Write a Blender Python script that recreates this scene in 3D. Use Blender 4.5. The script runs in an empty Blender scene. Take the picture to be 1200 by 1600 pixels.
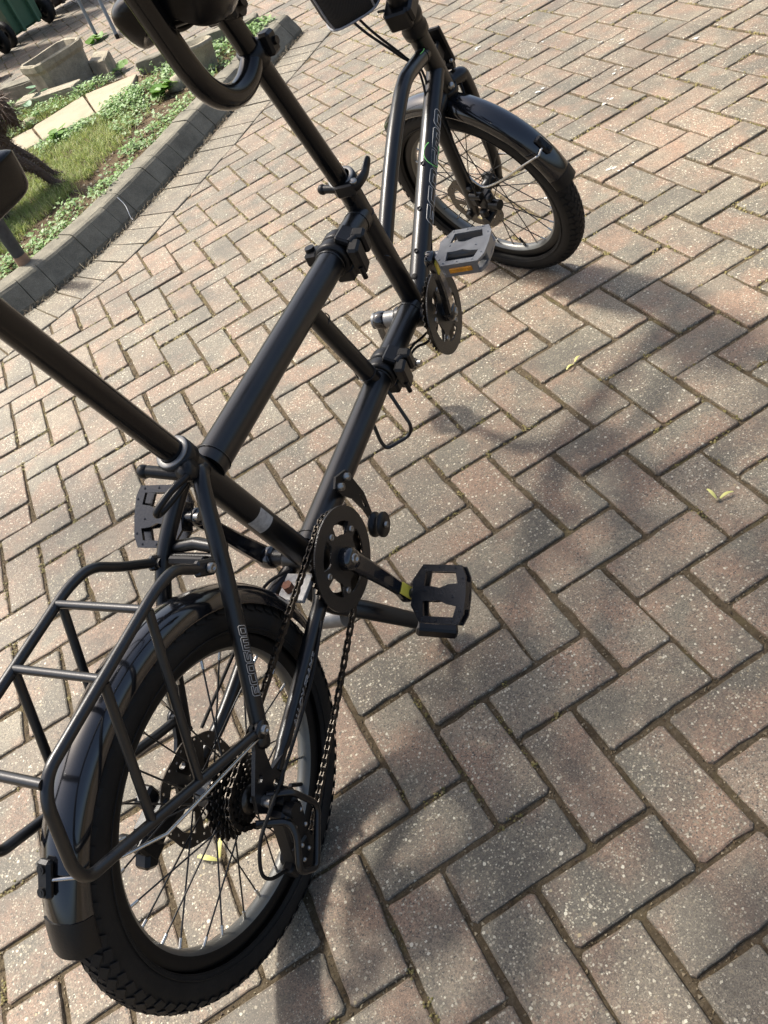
import bpy, math, random
from mathutils import Vector, Matrix, Euler, noise
from mathutils.geometry import delaunay_2d_cdt
rnd = random.Random(7)
S = bpy.context.scene
COL = S.collection
R_ = math.radians
V = Vector

# ------------------------------------------------------------------ camera, sky, sun, exposure
cam_data = bpy.data.cameras.new('camera'); cam = bpy.data.objects.new('camera', cam_data); COL.objects.link(cam)
cam_data.sensor_width = 36; cam_data.sensor_fit = 'AUTO'; cam_data.lens = 30.03
cam_data.clip_start = 0.02; cam_data.clip_end = 500
CR = [V((0.846477, -0.410643, -0.338895)), V((-0.525339, -0.540664, -0.657040)), V((0.086580, 0.734203, -0.673386))]
m = Matrix((CR[0], -CR[1], -CR[2])).transposed().to_4x4()
m.translation = V((-0.204652, -1.102008, 1.208926))
cam.matrix_world = m
S.camera = cam
SHADOW = V((0.40, -0.62))                      # ground shadow per metre of height
sun_el = math.atan2(1, SHADOW.length); sun_rot = math.atan2(-SHADOW.x, -SHADOW.y)
W = bpy.data.worlds.new('World'); S.world = W; W.use_nodes = True
wn = W.node_tree.nodes; wl = W.node_tree.links
sky = wn.new('ShaderNodeTexSky'); sky.sky_type = 'NISHITA'; sky.sun_disc = False
sky.sun_elevation = sun_el; sky.sun_rotation = sun_rot; sky.air_density = 1.0; sky.dust_density = 5.0; sky.ozone_density = 0.6
wn['Background'].inputs['Strength'].default_value = 0.12
wl.new(sky.outputs[0], wn['Background'].inputs['Color'])
sd = bpy.data.lights.new('sun', 'SUN'); sd.energy = 4.3; sd.angle = R_(4.6); sd.color = (1, 0.955, 0.88)
sun = bpy.data.objects.new('sun', sd); COL.objects.link(sun)
sun.rotation_euler = V((SHADOW.x, SHADOW.y, -1)).to_track_quat('-Z', 'Y').to_euler()
S.view_settings.view_transform = 'Standard'; S.view_settings.look = 'None'
S.view_settings.gamma = 1; S.view_settings.use_curve_mapping = False
S.view_settings.exposure = 1.08
S.render.resolution_x = 768; S.render.resolution_y = 1024

# ------------------------------------------------------------------ materials
def new_mat(name):
    mt = bpy.data.materials.new(name); mt.use_nodes = True
    nt = mt.node_tree; return mt, nt.nodes, nt.links, nt.nodes['Principled BSDF']
def node(n, t, **kw):
    x = n.new(t)
    for k, v in kw.items():
        if k.startswith('i_'): x.inputs[k[2:]].default_value = v
        else: setattr(x, k, v)
    return x
def ramp(n, pts, interp='LINEAR'):
    r = n.new('ShaderNodeValToRGB'); e = r.color_ramp.elements; r.color_ramp.interpolation = interp
    while len(e) < len(pts): e.new(0.5)
    for x, (p, c) in zip(e, pts):
        x.position = p; x.color = (*c, 1) if len(c) == 3 else c
    return r
def simple(name, col, rough=.5, metal=0, var=.15, scale=40, bump=0, bscale=200, coat=0, spec=.5, rvar=.1):
    mt, n, l, b = new_mat(name)
    tc = n.new('ShaderNodeTexCoord')
    nz = node(n, 'ShaderNodeTexNoise', i_Scale=scale, i_Detail=6, i_Roughness=.6); l.new(tc.outputs['Object'], nz.inputs['Vector'])
    c0 = tuple(max(0, c * (1 - var)) for c in col); c1 = tuple(min(1, c * (1 + var)) for c in col)
    rp = ramp(n, [(.3, c0), (.7, c1)]); l.new(nz.outputs['Fac'], rp.inputs['Fac']); l.new(rp.outputs['Color'], b.inputs['Base Color'])
    mr = node(n, 'ShaderNodeMapRange'); mr.inputs['To Min'].default_value = max(0, rough - rvar); mr.inputs['To Max'].default_value = min(1, rough + rvar)
    l.new(nz.outputs['Fac'], mr.inputs['Value']); l.new(mr.outputs[0], b.inputs['Roughness'])
    b.inputs['Metallic'].default_value = metal; b.inputs['Specular IOR Level'].default_value = spec
    if coat: b.inputs['Coat Weight'].default_value = coat; b.inputs['Coat Roughness'].default_value = .06
    if bump:
        n2 = node(n, 'ShaderNodeTexNoise', i_Scale=bscale, i_Detail=4); l.new(tc.outputs['Object'], n2.inputs['Vector'])
        bp = node(n, 'ShaderNodeBump', i_Strength=bump, i_Distance=.002); l.new(n2.outputs['Fac'], bp.inputs['Height']); l.new(bp.outputs[0], b.inputs['Normal'])
    return mt

def paver_material(name, islands, tint=1.0, grey=0.0):
    """concrete block paver: brindled pink / buff / grey body with sprinkled aggregate"""
    mt, n, l, b = new_mat(name)
    tc = n.new('ShaderNodeTexCoord'); geo = n.new('ShaderNodeNewGeometry'); oi = n.new('ShaderNodeObjectInfo')
    r = geo.outputs['Random Per Island'] if islands else oi.outputs['Random']
    sc = node(n, 'ShaderNodeVectorMath', operation='SCALE'); sc.inputs[0].default_value = (37.3, 91.7, 13.1); l.new(r, sc.inputs['Scale'])
    pos = node(n, 'ShaderNodeVectorMath', operation='ADD'); l.new(geo.outputs['Position'], pos.inputs[0]); l.new(sc.outputs[0], pos.inputs[1])
    P = pos.outputs[0]
    def nz(scale, detail=4, rough=.55, vec=P):
        x = node(n, 'ShaderNodeTexNoise', i_Scale=scale, i_Detail=detail, i_Roughness=rough); l.new(vec, x.inputs['Vector']); return x.outputs['Fac']
    def mix(f, a, c, t='MIX'):
        x = n.new('ShaderNodeMix'); x.data_type = 'RGBA'; x.blend_type = t
        if isinstance(f, float): x.inputs[0].default_value = f
        else: l.new(f, x.inputs[0])
        for s, k in ((a, 6), (c, 7)):
            if isinstance(s, tuple): x.inputs[k].default_value = (*s, 1)
            else: l.new(s, x.inputs[k])
        return x.outputs[2]
    wh = node(n, 'ShaderNodeTexWhiteNoise', noise_dimensions='1D'); l.new(r, wh.inputs['W'])
    g = 1 - grey
    body = ramp(n, [(0, (.118, .108, .092)), (.2, (.158, .143, .120)), (.4, (.188, .158 + .01 * grey, .130)), (.6, (.206, .160 + .02 * grey, .130)), (.8, (.184, .166, .138)), (1, (.142, .129, .109))]); l.new(wh.outputs['Value'], body.inputs['Fac'])
    blot = ramp(n, [(.44, (0, 0, 0)), (.60, (1, 1, 1))]); l.new(nz(9, 3), blot.inputs['Fac'])
    pinkf = node(n, 'ShaderNodeMath', operation='MULTIPLY'); l.new(blot.outputs['Color'], pinkf.inputs[0]); pinkf.inputs[1].default_value = .78 * g
    c = mix(pinkf.outputs[0], body.outputs['Color'], (.234, .154, .117))
    gb = ramp(n, [(.48, (0, 0, 0)), (.62, (1, 1, 1))]); l.new(nz(7.3, 4, .6), gb.inputs['Fac'])
    gf = node(n, 'ShaderNodeMath', operation='MULTIPLY'); l.new(gb.outputs['Color'], gf.inputs[0]); gf.inputs[1].default_value = .62
    c = mix(gf.outputs[0], c, (.092, .086, .074))
    # broad weathering over the whole drive
    wz = node(n, 'ShaderNodeTexNoise', i_Scale=1.7, i_Detail=3); l.new(geo.outputs['Position'], wz.inputs['Vector'])
    wr = ramp(n, [(.3, (.74, .73, .72)), (.7, (1.16, 1.14, 1.10))]); l.new(wz.outputs['Fac'], wr.inputs['Fac'])
    c = mix(1.0, c, wr.outputs['Color'], 'MULTIPLY')
    # fine sandy grain
    gr = ramp(n, [(.38, (.42, .41, .38)), (.5, (1, 1, 1)), (.62, (1.65, 1.61, 1.52))]); l.new(nz(430, 4, .9), gr.inputs['Fac'])
    c = mix(.95, c, gr.outputs['Color'], 'MULTIPLY')
    mo = ramp(n, [(.38, (.74, .73, .70)), (.5, (1, 1, 1)), (.62, (1.24, 1.22, 1.18))]); l.new(nz(150, 4, .8), mo.inputs['Fac'])
    c = mix(.9, c, mo.outputs['Color'], 'MULTIPLY')
    # aggregate at three sizes, outlines broken up by a fine noise
    dn = node(n, 'ShaderNodeTexNoise', i_Scale=420, i_Detail=2); l.new(P, dn.inputs['Vector'])
    dv = node(n, 'ShaderNodeVectorMath', operation='SCALE'); l.new(dn.outputs['Color'], dv.inputs[0]); dv.inputs['Scale'].default_value = .0028
    PD = node(n, 'ShaderNodeVectorMath', operation='ADD'); l.new(P, PD.inputs[0]); l.new(dv.outputs[0], PD.inputs[1]); PD = PD.outputs[0]
    def stones(scale, rad, keep, cols, c):
        v = node(n, 'ShaderNodeTexVoronoi', i_Scale=scale, i_Randomness=1.0); l.new(PD, v.inputs['Vector'])
        sep = n.new('ShaderNodeSeparateColor'); l.new(v.outputs['Color'], sep.inputs[0])
        a = node(n, 'ShaderNodeMath', operation='LESS_THAN'); l.new(v.outputs['Distance'], a.inputs[0])
        rr = node(n, 'ShaderNodeMath', operation='MULTIPLY'); l.new(sep.outputs[2], rr.inputs[0]); rr.inputs[1].default_value = rad; l.new(rr.outputs[0], a.inputs[1])
        k = node(n, 'ShaderNodeMath', operation='LESS_THAN'); l.new(sep.outputs[0], k.inputs[0]); k.inputs[1].default_value = keep
        f = node(n, 'ShaderNodeMath', operation='MULTIPLY'); l.new(a.outputs[0], f.inputs[0]); l.new(k.outputs[0], f.inputs[1])
        cr = ramp(n, cols); l.new(sep.outputs[1], cr.inputs['Fac'])
        return mix(f.outputs[0], c, cr.outputs['Color']), f.outputs[0]
    c, f1 = stones(400, .66, .66, [(0, (.045, .041, .035)), (.4, (.12, .10, .078)), (.7, (.25, .22, .175)), (1, (.42, .385, .32))], c)
    c, f2 = stones(225, .56, .40, [(0, (.060, .052, .043)), (.4, (.20, .165, .115)), (.7, (.37, .33, .265)), (1, (.56, .53, .45))], c)
    c, f3 = stones(120, .36, .10, [(0, (.30, .24, .14)), (.5, (.45, .41, .34)), (1, (.60, .57, .49))], c)
    sz = ramp(n, [(.50, (0, 0, 0)), (.70, (1, 1, 1))]); szn = node(n, 'ShaderNodeTexNoise', i_Scale=4.3, i_Detail=6, i_Roughness=.68); l.new(geo.outputs['Position'], szn.inputs['Vector']); l.new(szn.outputs['Fac'], sz.inputs['Fac'])
    sf = node(n, 'ShaderNodeMath', operation='MULTIPLY'); l.new(sz.outputs['Color'], sf.inputs[0]); sf.inputs[1].default_value = .66
    c = mix(sf.outputs[0], c, (.072, .065, .055))
    # pale lime bloom spots
    lz = ramp(n, [(.645, (0, 0, 0)), (.76, (1, 1, 1))]); l.new(nz(8.5, 8, .78, geo.outputs['Position']), lz.inputs['Fac'])
    lf = node(n, 'ShaderNodeMath', operation='MULTIPLY'); l.new(lz.outputs['Color'], lf.inputs[0]); lf.inputs[1].default_value = .60
    c = mix(lf.outputs[0], c, (.37, .34, .27))
    tn = mix(1.0, c, (.91 * tint, .895 * tint, .800 * tint), 'MULTIPLY')
    l.new(tn, b.inputs['Base Color'])
    b.inputs['Roughness'].default_value = .66; b.inputs['Specular IOR Level'].default_value = .5
    h1 = node(n, 'ShaderNodeMath', operation='MULTIPLY_ADD'); l.new(nz(420, 3, .7), h1.inputs[0]); h1.inputs[1].default_value = .8; l.new(f1, h1.inputs[2])
    h2 = node(n, 'ShaderNodeMath', operation='MULTIPLY_ADD'); l.new(nz(60, 3), h2.inputs[0]); h2.inputs[1].default_value = 1.2; l.new(h1.outputs[0], h2.inputs[2])
    bp = node(n, 'ShaderNodeBump', i_Strength=.55, i_Distance=.0012); l.new(h2.outputs[0], bp.inputs['Height']); l.new(bp.outputs[0], b.inputs['Normal'])
    return mt

def earth_material(name, cols, scale, bscale, bdist=.006, moss=None):
    mt, n, l, b = new_mat(name); geo = n.new('ShaderNodeNewGeometry')
    a = node(n, 'ShaderNodeTexNoise', i_Scale=scale, i_Detail=9, i_Roughness=.75); l.new(geo.outputs['Position'], a.inputs['Vector'])
    rp = ramp(n, [(i / (len(cols) - 1) * .5 + .25, c) for i, c in enumerate(cols)]); l.new(a.outputs['Fac'], rp.inputs['Fac'])
    out = rp.outputs['Color']
    if moss:
        z = node(n, 'ShaderNodeTexNoise', i_Scale=6, i_Detail=6, i_Roughness=.7); l.new(geo.outputs['Position'], z.inputs['Vector'])
        q = ramp(n, [(.54, (0, 0, 0)), (.72, (.8, .8, .8))]); l.new(z.outputs['Fac'], q.inputs['Fac'])
        x = n.new('ShaderNodeMix'); x.data_type = 'RGBA'; l.new(q.outputs['Color'], x.inputs[0]); l.new(out, x.inputs[6]); x.inputs[7].default_value = (*moss, 1); out = x.outputs[2]
    l.new(out, b.inputs['Base Color']); b.inputs['Roughness'].default_value = .95; b.inputs['Specular IOR Level'].default_value = .1
    h = node(n, 'ShaderNodeTexNoise', i_Scale=bscale, i_Detail=8, i_Roughness=.8); l.new(geo.outputs['Position'], h.inputs['Vector'])
    bp = node(n, 'ShaderNodeBump', i_Strength=1, i_Distance=bdist); l.new(h.outputs['Fac'], bp.inputs['Height']); l.new(bp.outputs[0], b.inputs['Normal'])
    return mt

def stone_material(name, c0, c1, scale=14, bump=.5):
    mt, n, l, b = new_mat(name); tc = n.new('ShaderNodeTexCoord'); geo = n.new('ShaderNodeNewGeometry')
    a = node(n, 'ShaderNodeTexNoise', i_Scale=scale, i_Detail=9, i_Roughness=.7); l.new(geo.outputs['Position'], a.inputs['Vector'])
    rp = ramp(n, [(.3, c0), (.7, c1)]); l.new(a.outputs['Fac'], rp.inputs['Fac'])
    s = node(n, 'ShaderNodeTexNoise', i_Scale=330, i_Detail=3, i_Roughness=.8); l.new(geo.outputs['Position'], s.inputs['Vector'])
    sr = ramp(n, [(.3, (.6, .6, .6)), (.5, (1, 1, 1)), (.72, (1.45, 1.43, 1.38))]); l.new(s.outputs['Fac'], sr.inputs['Fac'])
    x = n.new('ShaderNodeMix'); x.data_type = 'RGBA'; x.blend_type = 'MULTIPLY'; x.inputs[0].default_value = .9; l.new(rp.outputs['Color'], x.inputs[6]); l.new(sr.outputs['Color'], x.inputs[7])
    l.new(x.outputs[2], b.inputs['Base Color']); b.inputs['Roughness'].default_value = .9; b.inputs['Specular IOR Level'].default_value = .2
    h = node(n, 'ShaderNodeTexNoise', i_Scale=120, i_Detail=6, i_Roughness=.7); l.new(geo.outputs['Position'], h.inputs['Vector'])
    bp = node(n, 'ShaderNodeBump', i_Strength=bump, i_Distance=.003); l.new(h.outputs['Fac'], bp.inputs['Height']); l.new(bp.outputs[0], b.inputs['Normal'])
    return mt

def leaf_material(name, cols, trans=.35):
    mt, n, l, b = new_mat(name); geo = n.new('ShaderNodeNewGeometry')
    rp = ramp(n, [(i / (len(cols) - 1), c) for i, c in enumerate(cols)]); l.new(geo.outputs['Random Per Island'], rp.inputs['Fac'])
    l.new(rp.outputs['Color'], b.inputs['Base Color']); b.inputs['Roughness'].default_value = .5; b.inputs['Specular IOR Level'].default_value = .3
    tr = n.new('ShaderNodeBsdfTranslucent'); l.new(rp.outputs['Color'], tr.inputs['Color'])
    ms = n.new('ShaderNodeMixShader'); ms.inputs[0].default_value = trans
    l.new(b.outputs[0], ms.inputs[1]); l.new(tr.outputs[0], ms.inputs[2]); l.new(ms.outputs[0], n['Material Output'].inputs['Surface'])
    return mt

def checker_material(name, a, c, scale, rough=.45):
    """fine woven / ribbed look from crossed waves"""
    mt, n, l, b = new_mat(name); tc = n.new('ShaderNodeTexCoord')
    w1 = node(n, 'ShaderNodeTexWave', i_Scale=scale, i_Distortion=.3); w1.bands_direction = 'X'; l.new(tc.outputs['Object'], w1.inputs['Vector'])
    w2 = node(n, 'ShaderNodeTexWave', i_Scale=scale, i_Distortion=.3); w2.bands_direction = 'Z'; l.new(tc.outputs['Object'], w2.inputs['Vector'])
    mu = node(n, 'ShaderNodeMath', operation='MULTIPLY'); l.new(w1.outputs['Fac'], mu.inputs[0]); l.new(w2.outputs['Fac'], mu.inputs[1])
    rp = ramp(n, [(0, a), (1, c)]); l.new(mu.outputs[0], rp.inputs['Fac']); l.new(rp.outputs['Color'], b.inputs['Base Color'])
    b.inputs['Roughness'].default_value = rough
    bp = node(n, 'ShaderNodeBump', i_Strength=.4, i_Distance=.001); l.new(mu.outputs[0], bp.inputs['Height']); l.new(bp.outputs[0], b.inputs['Normal'])
    return mt

def rubber_material():
    mt, n, l, b = new_mat('tyre rubber'); tc = n.new('ShaderNodeTexCoord')
    a = node(n, 'ShaderNodeTexNoise', i_Scale=22, i_Detail=8, i_Roughness=.7); l.new(tc.outputs['Object'], a.inputs['Vector'])
    rp = ramp(n, [(.35, (.0075, .0072, .0068)), (.75, (.016, .0145, .0125))]); l.new(a.outputs['Fac'], rp.inputs['Fac']); l.new(rp.outputs['Color'], b.inputs['Base Color'])
    b.inputs['Roughness'].default_value = .66; b.inputs['Specular IOR Level'].default_value = .22
    h = node(n, 'ShaderNodeTexNoise', i_Scale=300, i_Detail=3); l.new(tc.outputs['Object'], h.inputs['Vector'])
    bp = node(n, 'ShaderNodeBump', i_Strength=.25, i_Distance=.001); l.new(h.outputs['Fac'], bp.inputs['Height']); l.new(bp.outputs[0], b.inputs['Normal'])
    return mt

M = dict(
    paver=paver_material('block paver', False), paver_far=paver_material('block paver field', True),
    paver_edge=paver_material('grey edge paver', True, 1.12, .75),
    joint=earth_material('jointing sand', [(.044, .033, .020), (.112, .086, .054), (.205, .165, .110)], 110, 300, .005, (.150, .125, .055)),
    soil=earth_material('soil', [(.045, .030, .018), (.11, .078, .048), (.19, .145, .095)], 18, 60, .012, (.06, .075, .02)),
    kerb=stone_material('kerb concrete', (.104, .096, .075), (.218, .200, .154), 9),
    slab=stone_material('sandstone slab', (.25, .215, .15), (.34, .295, .21), 6, .25),
    stone=stone_material('old stone', (.17, .15, .11), (.36, .32, .24), 16, .8),
    frame=simple('satin black paint', (.0042, .0045, .0050), .31, 0, .25, 24, .06, 420, spec=.46, rvar=.06),
    gloss=simple('gloss black plastic', (.005, .0055, .007), .15, 0, .2, 15, 0, coat=.6, spec=.5, rvar=.05),
    bar=simple('polished black tube', (.0035, .0035, .004), .16, 0, .2, 15, .03, 400, spec=.35, rvar=.04),
    rack=simple('rack black paint', (.0060, .0064, .0068), .33, 0, .2, 30, .06, 400, spec=.55),
    plastic=simple('matt black plastic', (.0050, .0050, .0053), .38, 0, .2, 30, .1, 300, spec=.3),
    rubber=rubber_material(),
    rim=simple('black anodised rim', (.0070, .0066, .0062), .42, .1, .15, 10, spec=.25),
    rim_in=simple('brushed rim bed', (.15, .15, .14), .42, .7, .12, 12),
    steel=simple('steel', (.52, .51, .48), .28, 1, .1, 60),
    dull=simple('dull alloy', (.20, .20, .195), .46, .6, .2, 50, .1),
    rotor=simple('rotor steel', (.085, .074, .060), .42, .75, .2, 60),
    chain=simple('oiled chain', (.055, .048, .040), .34, .85, .4, 150),
    spoke=simple('black spoke', (.018, .018, .018), .35, .3, .1, 40),
    pedal=simple('pedal resin', (.007, .0075, .009), .26, 0, .2, 40, .12, 200, spec=.6),
    pedal_lit=simple('pedal resin, front', (.15, .155, .16), .36, .4, .2, 40, .08, 200, spec=.8),  # black resin lightened to grey: reflected light on the front pedal put into its colour
    carbon=checker_material('woven guard', (.005, .005, .005), (.020, .018, .016), 150, .30),
    yellow=simple('yellow sticker', (.62, .50, .06), .5, 0, .1, 60),
    amber=simple('amber reflector', (.50, .20, .01), .25, 0, .3, 150),
    white=simple('white print', (.45, .43, .40), .6, 0, .1, 60),
    green=simple('green print', (.16, .50, .12), .5, 0, .5, 25),
    sticker=simple('silver sticker', (.36, .36, .35), .5, .2, .3, 120),
    bolt=simple('bolt steel', (.30, .29, .27), .34, .9, .3, 200),
    rust=simple('rusty bolt', (.16, .07, .04), .6, .4, .4, 200),
    saddle=simple('saddle vinyl', (.0028, .0030, .0035), .22, 0, .15, 40, .06, 700, spec=.22, rvar=.04),
    fabric=checker_material('bag mesh', (.003, .003, .0035), (.010, .010, .011), 150, .8),
    piping=simple('grey piping', (.22, .22, .23), .7, 0, .3, 200),
    grass=leaf_material('grass', [(.20, .27, .06), (.30, .36, .10), (.17, .23, .06), (.44, .42, .20), (.25, .33, .07)]),
    clover=leaf_material('weeds', [(.12, .23, .06), (.20, .32, .10), (.26, .37, .18), (.31, .39, .21), (.18, .32, .06)]),
    leaf=leaf_material('fresh leaf', [(.10, .22, .03), (.16, .27, .05)]), bigleaf=leaf_material('glaucous leaf', [(.16, .27, .16), (.20, .31, .20)], .2),
    dry=leaf_material('yellow key', [(.60, .58, .16), (.66, .64, .26)], .25),
    debris=leaf_material('dry litter', [(.09, .062, .036), (.16, .12, .07), (.30, .25, .16), (.06, .042, .025)], .1),
    moss=leaf_material('moss', [(.13, .115, .03), (.21, .175, .055), (.27, .215, .09), (.11, .105, .03)], .1),
    bin_green=simple('green bin', (.055, .130, .072), .5, 0, .12, 6, .1, 80), bin_dark=simple('dark bin', (.025, .020, .017), .5, 0, .2, 6, .1, 80),
    bin_brown=simple('brown bin', (.045, .026, .017), .5, 0, .2, 6, .1, 80),
    chair=simple('grey tube steel', (.20, .22, .24), .35, .5, .15, 20),
    terracotta=simple('terracotta', (.30, .11, .055), .8, 0, .2, 20, .2, 100),
    fur=simple('brown fur', (.075, .046, .030), .8, 0, .4, 30), fur_strand=leaf_material('fur strands', [(.07, .042, .027), (.11, .068, .043), (.20, .145, .10), (.08, .048, .03)], .1),
    post=simple('weathered dark post', (.030, .032, .033), .55, 0, .5, 40, .3, 120), tan=simple('tan foot', (.26, .16, .10), .8, 0, .2, 40),
    litter=simple('white paper', (.75, .75, .73), .6),
    lime=simple('lime spots', (.46, .44, .39), .9, 0, .15, 60),
)

# ------------------------------------------------------------------ mesh builder
class MB:
    def __init__(s): s.v = []; s.f = []; s.mi = []; s.sm = []
    def add(s, vs, fs, smooth=True, mi=0):
        o = len(s.v); s.v += [tuple(v) for v in vs]
        for f in fs: s.f.append([i + o for i in f]); s.mi.append(mi); s.sm.append(smooth)
    def tube(s, pts, r, seg=14, caps=True, closed=False, smooth=True, mi=0, flat=None):
        P = [V(p) for p in pts]; n = len(P)
        rs = r if isinstance(r, (list, tuple)) else [r] * n
        T = []
        for i in range(n):
            a = P[i - 1] if (i > 0 or closed) else P[i]; b = P[(i + 1) % n] if (i < n - 1 or closed) else P[i]
            T.append((b - a).normalized())
        up = V((0, 0, 1)) if abs(T[0].z) < .9 else V((1, 0, 0))
        N = (up - T[0] * up.dot(T[0])).normalized(); vs = []; fs = []
        for i in range(n):
            N = (N - T[i] * N.dot(T[i])).normalized(); B = T[i].cross(N)
            for k in range(seg):
                a = 2 * math.pi * k / seg; ca, sa = math.cos(a), math.sin(a)
                if flat: ca *= flat[0]; sa *= flat[1]
                vs.append(P[i] + N * (ca * rs[i]) + B * (sa * rs[i]))
        m_ = n if closed else n - 1
        for i in range(m_):
            j = (i + 1) % n
            for k in range(seg):
                k2 = (k + 1) % seg; fs.append((i * seg + k, i * seg + k2, j * seg + k2, j * seg + k))
        s.add(vs, fs, smooth, mi)
        if caps and not closed:
            s.add(vs[:seg], [list(range(seg))[::-1]], False, mi); s.add(vs[-seg:], [list(range(seg))], False, mi)
    def box(s, c, ax, h, bev=.0, mi=0, taper=1):
        c = V(c); ax = [V(a) for a in ax]
        if bev <= 0: bev = min(h) * .12
        vs = []; idx = {}
        for sx in (-1, 1):
            for sy in (-1, 1):
                for sz in (-1, 1):
                    for k in range(3):
                        d = [h[0], h[1], h[2]]
                        for j in range(3):
                            if j != k: d[j] -= bev
                        tp = taper if sz > 0 else 1
                        idx[(sx, sy, sz, k)] = len(vs)
                        vs.append(c + ax[0] * (sx * d[0] * tp) + ax[1] * (sy * d[1] * tp) + ax[2] * (sz * d[2]))
        fs = []
        for k in range(3):
            i, j = [(1, 2), (2, 0), (0, 1)][k]
            for sg in (-1, 1):
                q = []
                for (a, b) in ((-1, -1), (1, -1), (1, 1), (-1, 1)):
                    t = [0, 0, 0]; t[k] = sg; t[i] = a; t[j] = b; q.append(idx[(t[0], t[1], t[2], k)])
                fs.append(q if sg > 0 else q[::-1])
        for k in range(3):
            i, j = [(1, 2), (2, 0), (0, 1)][k]
            for a in (-1, 1):
                for b in (-1, 1):
                    def g(e, kk):
                        t = [0, 0, 0]; t[k] = e; t[i] = a; t[j] = b; return idx[(t[0], t[1], t[2], kk)]
                    q = [g(-1, i), g(1, i), g(1, j), g(-1, j)]
                    fs.append(q if a * b > 0 else q[::-1])
        for sx in (-1, 1):
            for sy in (-1, 1):
                for sz in (-1, 1):
                    q = [idx[(sx, sy, sz, k)] for k in range(3)]; fs.append(q if sx * sy * sz > 0 else q[::-1])
        s.add(vs, fs, False, mi)
    def plate(s, outer, holes, o, ex, ey, th, mi=0, smooth_side=False):
        """flat plate with holes; outline in (x, y) on axes ex, ey"""
        o, ex, ey = V(o), V(ex), V(ey); ez = ex.cross(ey).normalized()
        pts = []; edges = []
        for lp in [outer] + list(holes):
            b = len(pts); pts += [V((p[0], p[1])) for p in lp]; edges += [(b + i, b + (i + 1) % len(lp)) for i in range(len(lp))]
        faces = [list(range(len(outer)))]; b = len(outer)
        for h in holes: faces.append(list(range(b, b + len(h)))); b += len(h)
        rv, re, rf, *_ = delaunay_2d_cdt(pts, edges, [], 1, 1e-7)
        def inpoly(poly, x, y):
            c = False
            for i in range(len(poly)):
                x1, y1 = poly[i][0], poly[i][1]; x2, y2 = poly[i - 1][0], poly[i - 1][1]
                if (y1 > y) != (y2 > y) and x < (x2 - x1) * (y - y1) / (y2 - y1) + x1: c = not c
            return c
        keep = []
        for f in rf:
            mx = sum(rv[i].x for i in f) / len(f); my = sum(rv[i].y for i in f) / len(f)
            if inpoly(outer, mx, my) and not any(inpoly(h, mx, my) for h in holes): keep.append(f)
        rf = keep
        n = len(rv); vs = [o + ex * p.x + ey * p.y + ez * (th / 2) for p in rv] + [o + ex * p.x + ey * p.y - ez * (th / 2) for p in rv]
        fs = []; cnt = {}
        for f in rf:
            f = list(f); fs.append(f); fs.append([i + n for i in f[::-1]])
            for i in range(len(f)):
                e = (f[i], f[(i + 1) % len(f)]); cnt[e] = 1
        for (a, b2) in cnt:
            if (b2, a) not in cnt: fs.append([b2, a, a + n, b2 + n])
        s.add(vs, fs, False, mi)
    def lathe(s, prof, o, axis, seg=32, mi=0, smooth=True, closed=False, a0=0, a1=2 * math.pi, ref=None):
        """prof: (radius, along) pairs about axis"""
        o = V(o); ax = V(axis).normalized(); ref = V(ref) if ref is not None else (V((0, 0, 1)) if abs(ax.z) < .9 else V((1, 0, 0)))
        e1 = (ref - ax * ref.dot(ax)).normalized(); e2 = ax.cross(e1); full = abs(a1 - a0 - 2 * math.pi) < 1e-6
        na = seg if full else seg + 1; m_ = len(prof); vs = []; fs = []
        for i in range(na):
            a = a0 + (a1 - a0) * i / seg
            for (r, h) in prof: vs.append(o + (e1 * math.cos(a) + e2 * math.sin(a)) * r + ax * h)
        for i in range(seg):
            j = (i + 1) % na
            for k in range(m_ if closed else m_ - 1):
                k2 = (k + 1) % m_; fs.append((i * m_ + k, j * m_ + k, j * m_ + k2, i * m_ + k2))
        s.add(vs, fs, smooth, mi)
    def ball(s, c, r, seg=12, mi=0):
        c = V(c); rr = r if isinstance(r, (tuple, list)) else (r, r, r); vs = []; fs = []; h = seg // 2
        for i in range(h + 1):
            t = math.pi * i / h
            for k in range(seg):
                a = 2 * math.pi * k / seg; vs.append(c + V((math.sin(t) * math.cos(a) * rr[0], math.sin(t) * math.sin(a) * rr[1], math.cos(t) * rr[2])))
        for i in range(h):
            for k in range(seg):
                k2 = (k + 1) % seg; fs.append((i * seg + k, (i + 1) * seg + k, (i + 1) * seg + k2, i * seg + k2))
        s.add(vs, fs, True, mi)
    def mesh(s, name, mats):
        me = bpy.data.meshes.new(name); me.from_pydata(s.v, [], s.f)
        me.polygons.foreach_set('material_index', s.mi); me.polygons.foreach_set('use_smooth', s.sm)
        for q in (mats if isinstance(mats, (list, tuple)) else [mats]): me.materials.append(q)
        me.update(); return me
    def build(s, name, mats, parent=None):
        return link(name, s.mesh(name, mats), parent)
def link(name, data, parent=None):
    o = bpy.data.objects.new(name, data); COL.objects.link(o)
    if parent is not None: o.parent = parent
    return o
def tag(o, label=None, cat=None, group=None, kind=None):
    for k, v in (('label', label), ('category', cat), ('group', group), ('kind', kind)):
        if v: o[k] = v
    return o
def rounded(pts, rad, n=6):
    """polyline with filleted corners"""
    P = [V(p) for p in pts]; out = [P[0]]
    for i in range(1, len(P) - 1):
        a, b, c = P[i - 1], P[i], P[i + 1]; r = rad[i - 1] if isinstance(rad, (list, tuple)) else rad
        d1 = (a - b); d2 = (c - b); r1 = min(r, d1.length * .49, d2.length * .49)
        p, q = b + d1.normalized() * r1, b + d2.normalized() * r1
        for k in range(n + 1):
            t = k / n; out.append(p * (1 - t) ** 2 + b * 2 * t * (1 - t) + q * t * t)
    out.append(P[-1]); return out
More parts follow.
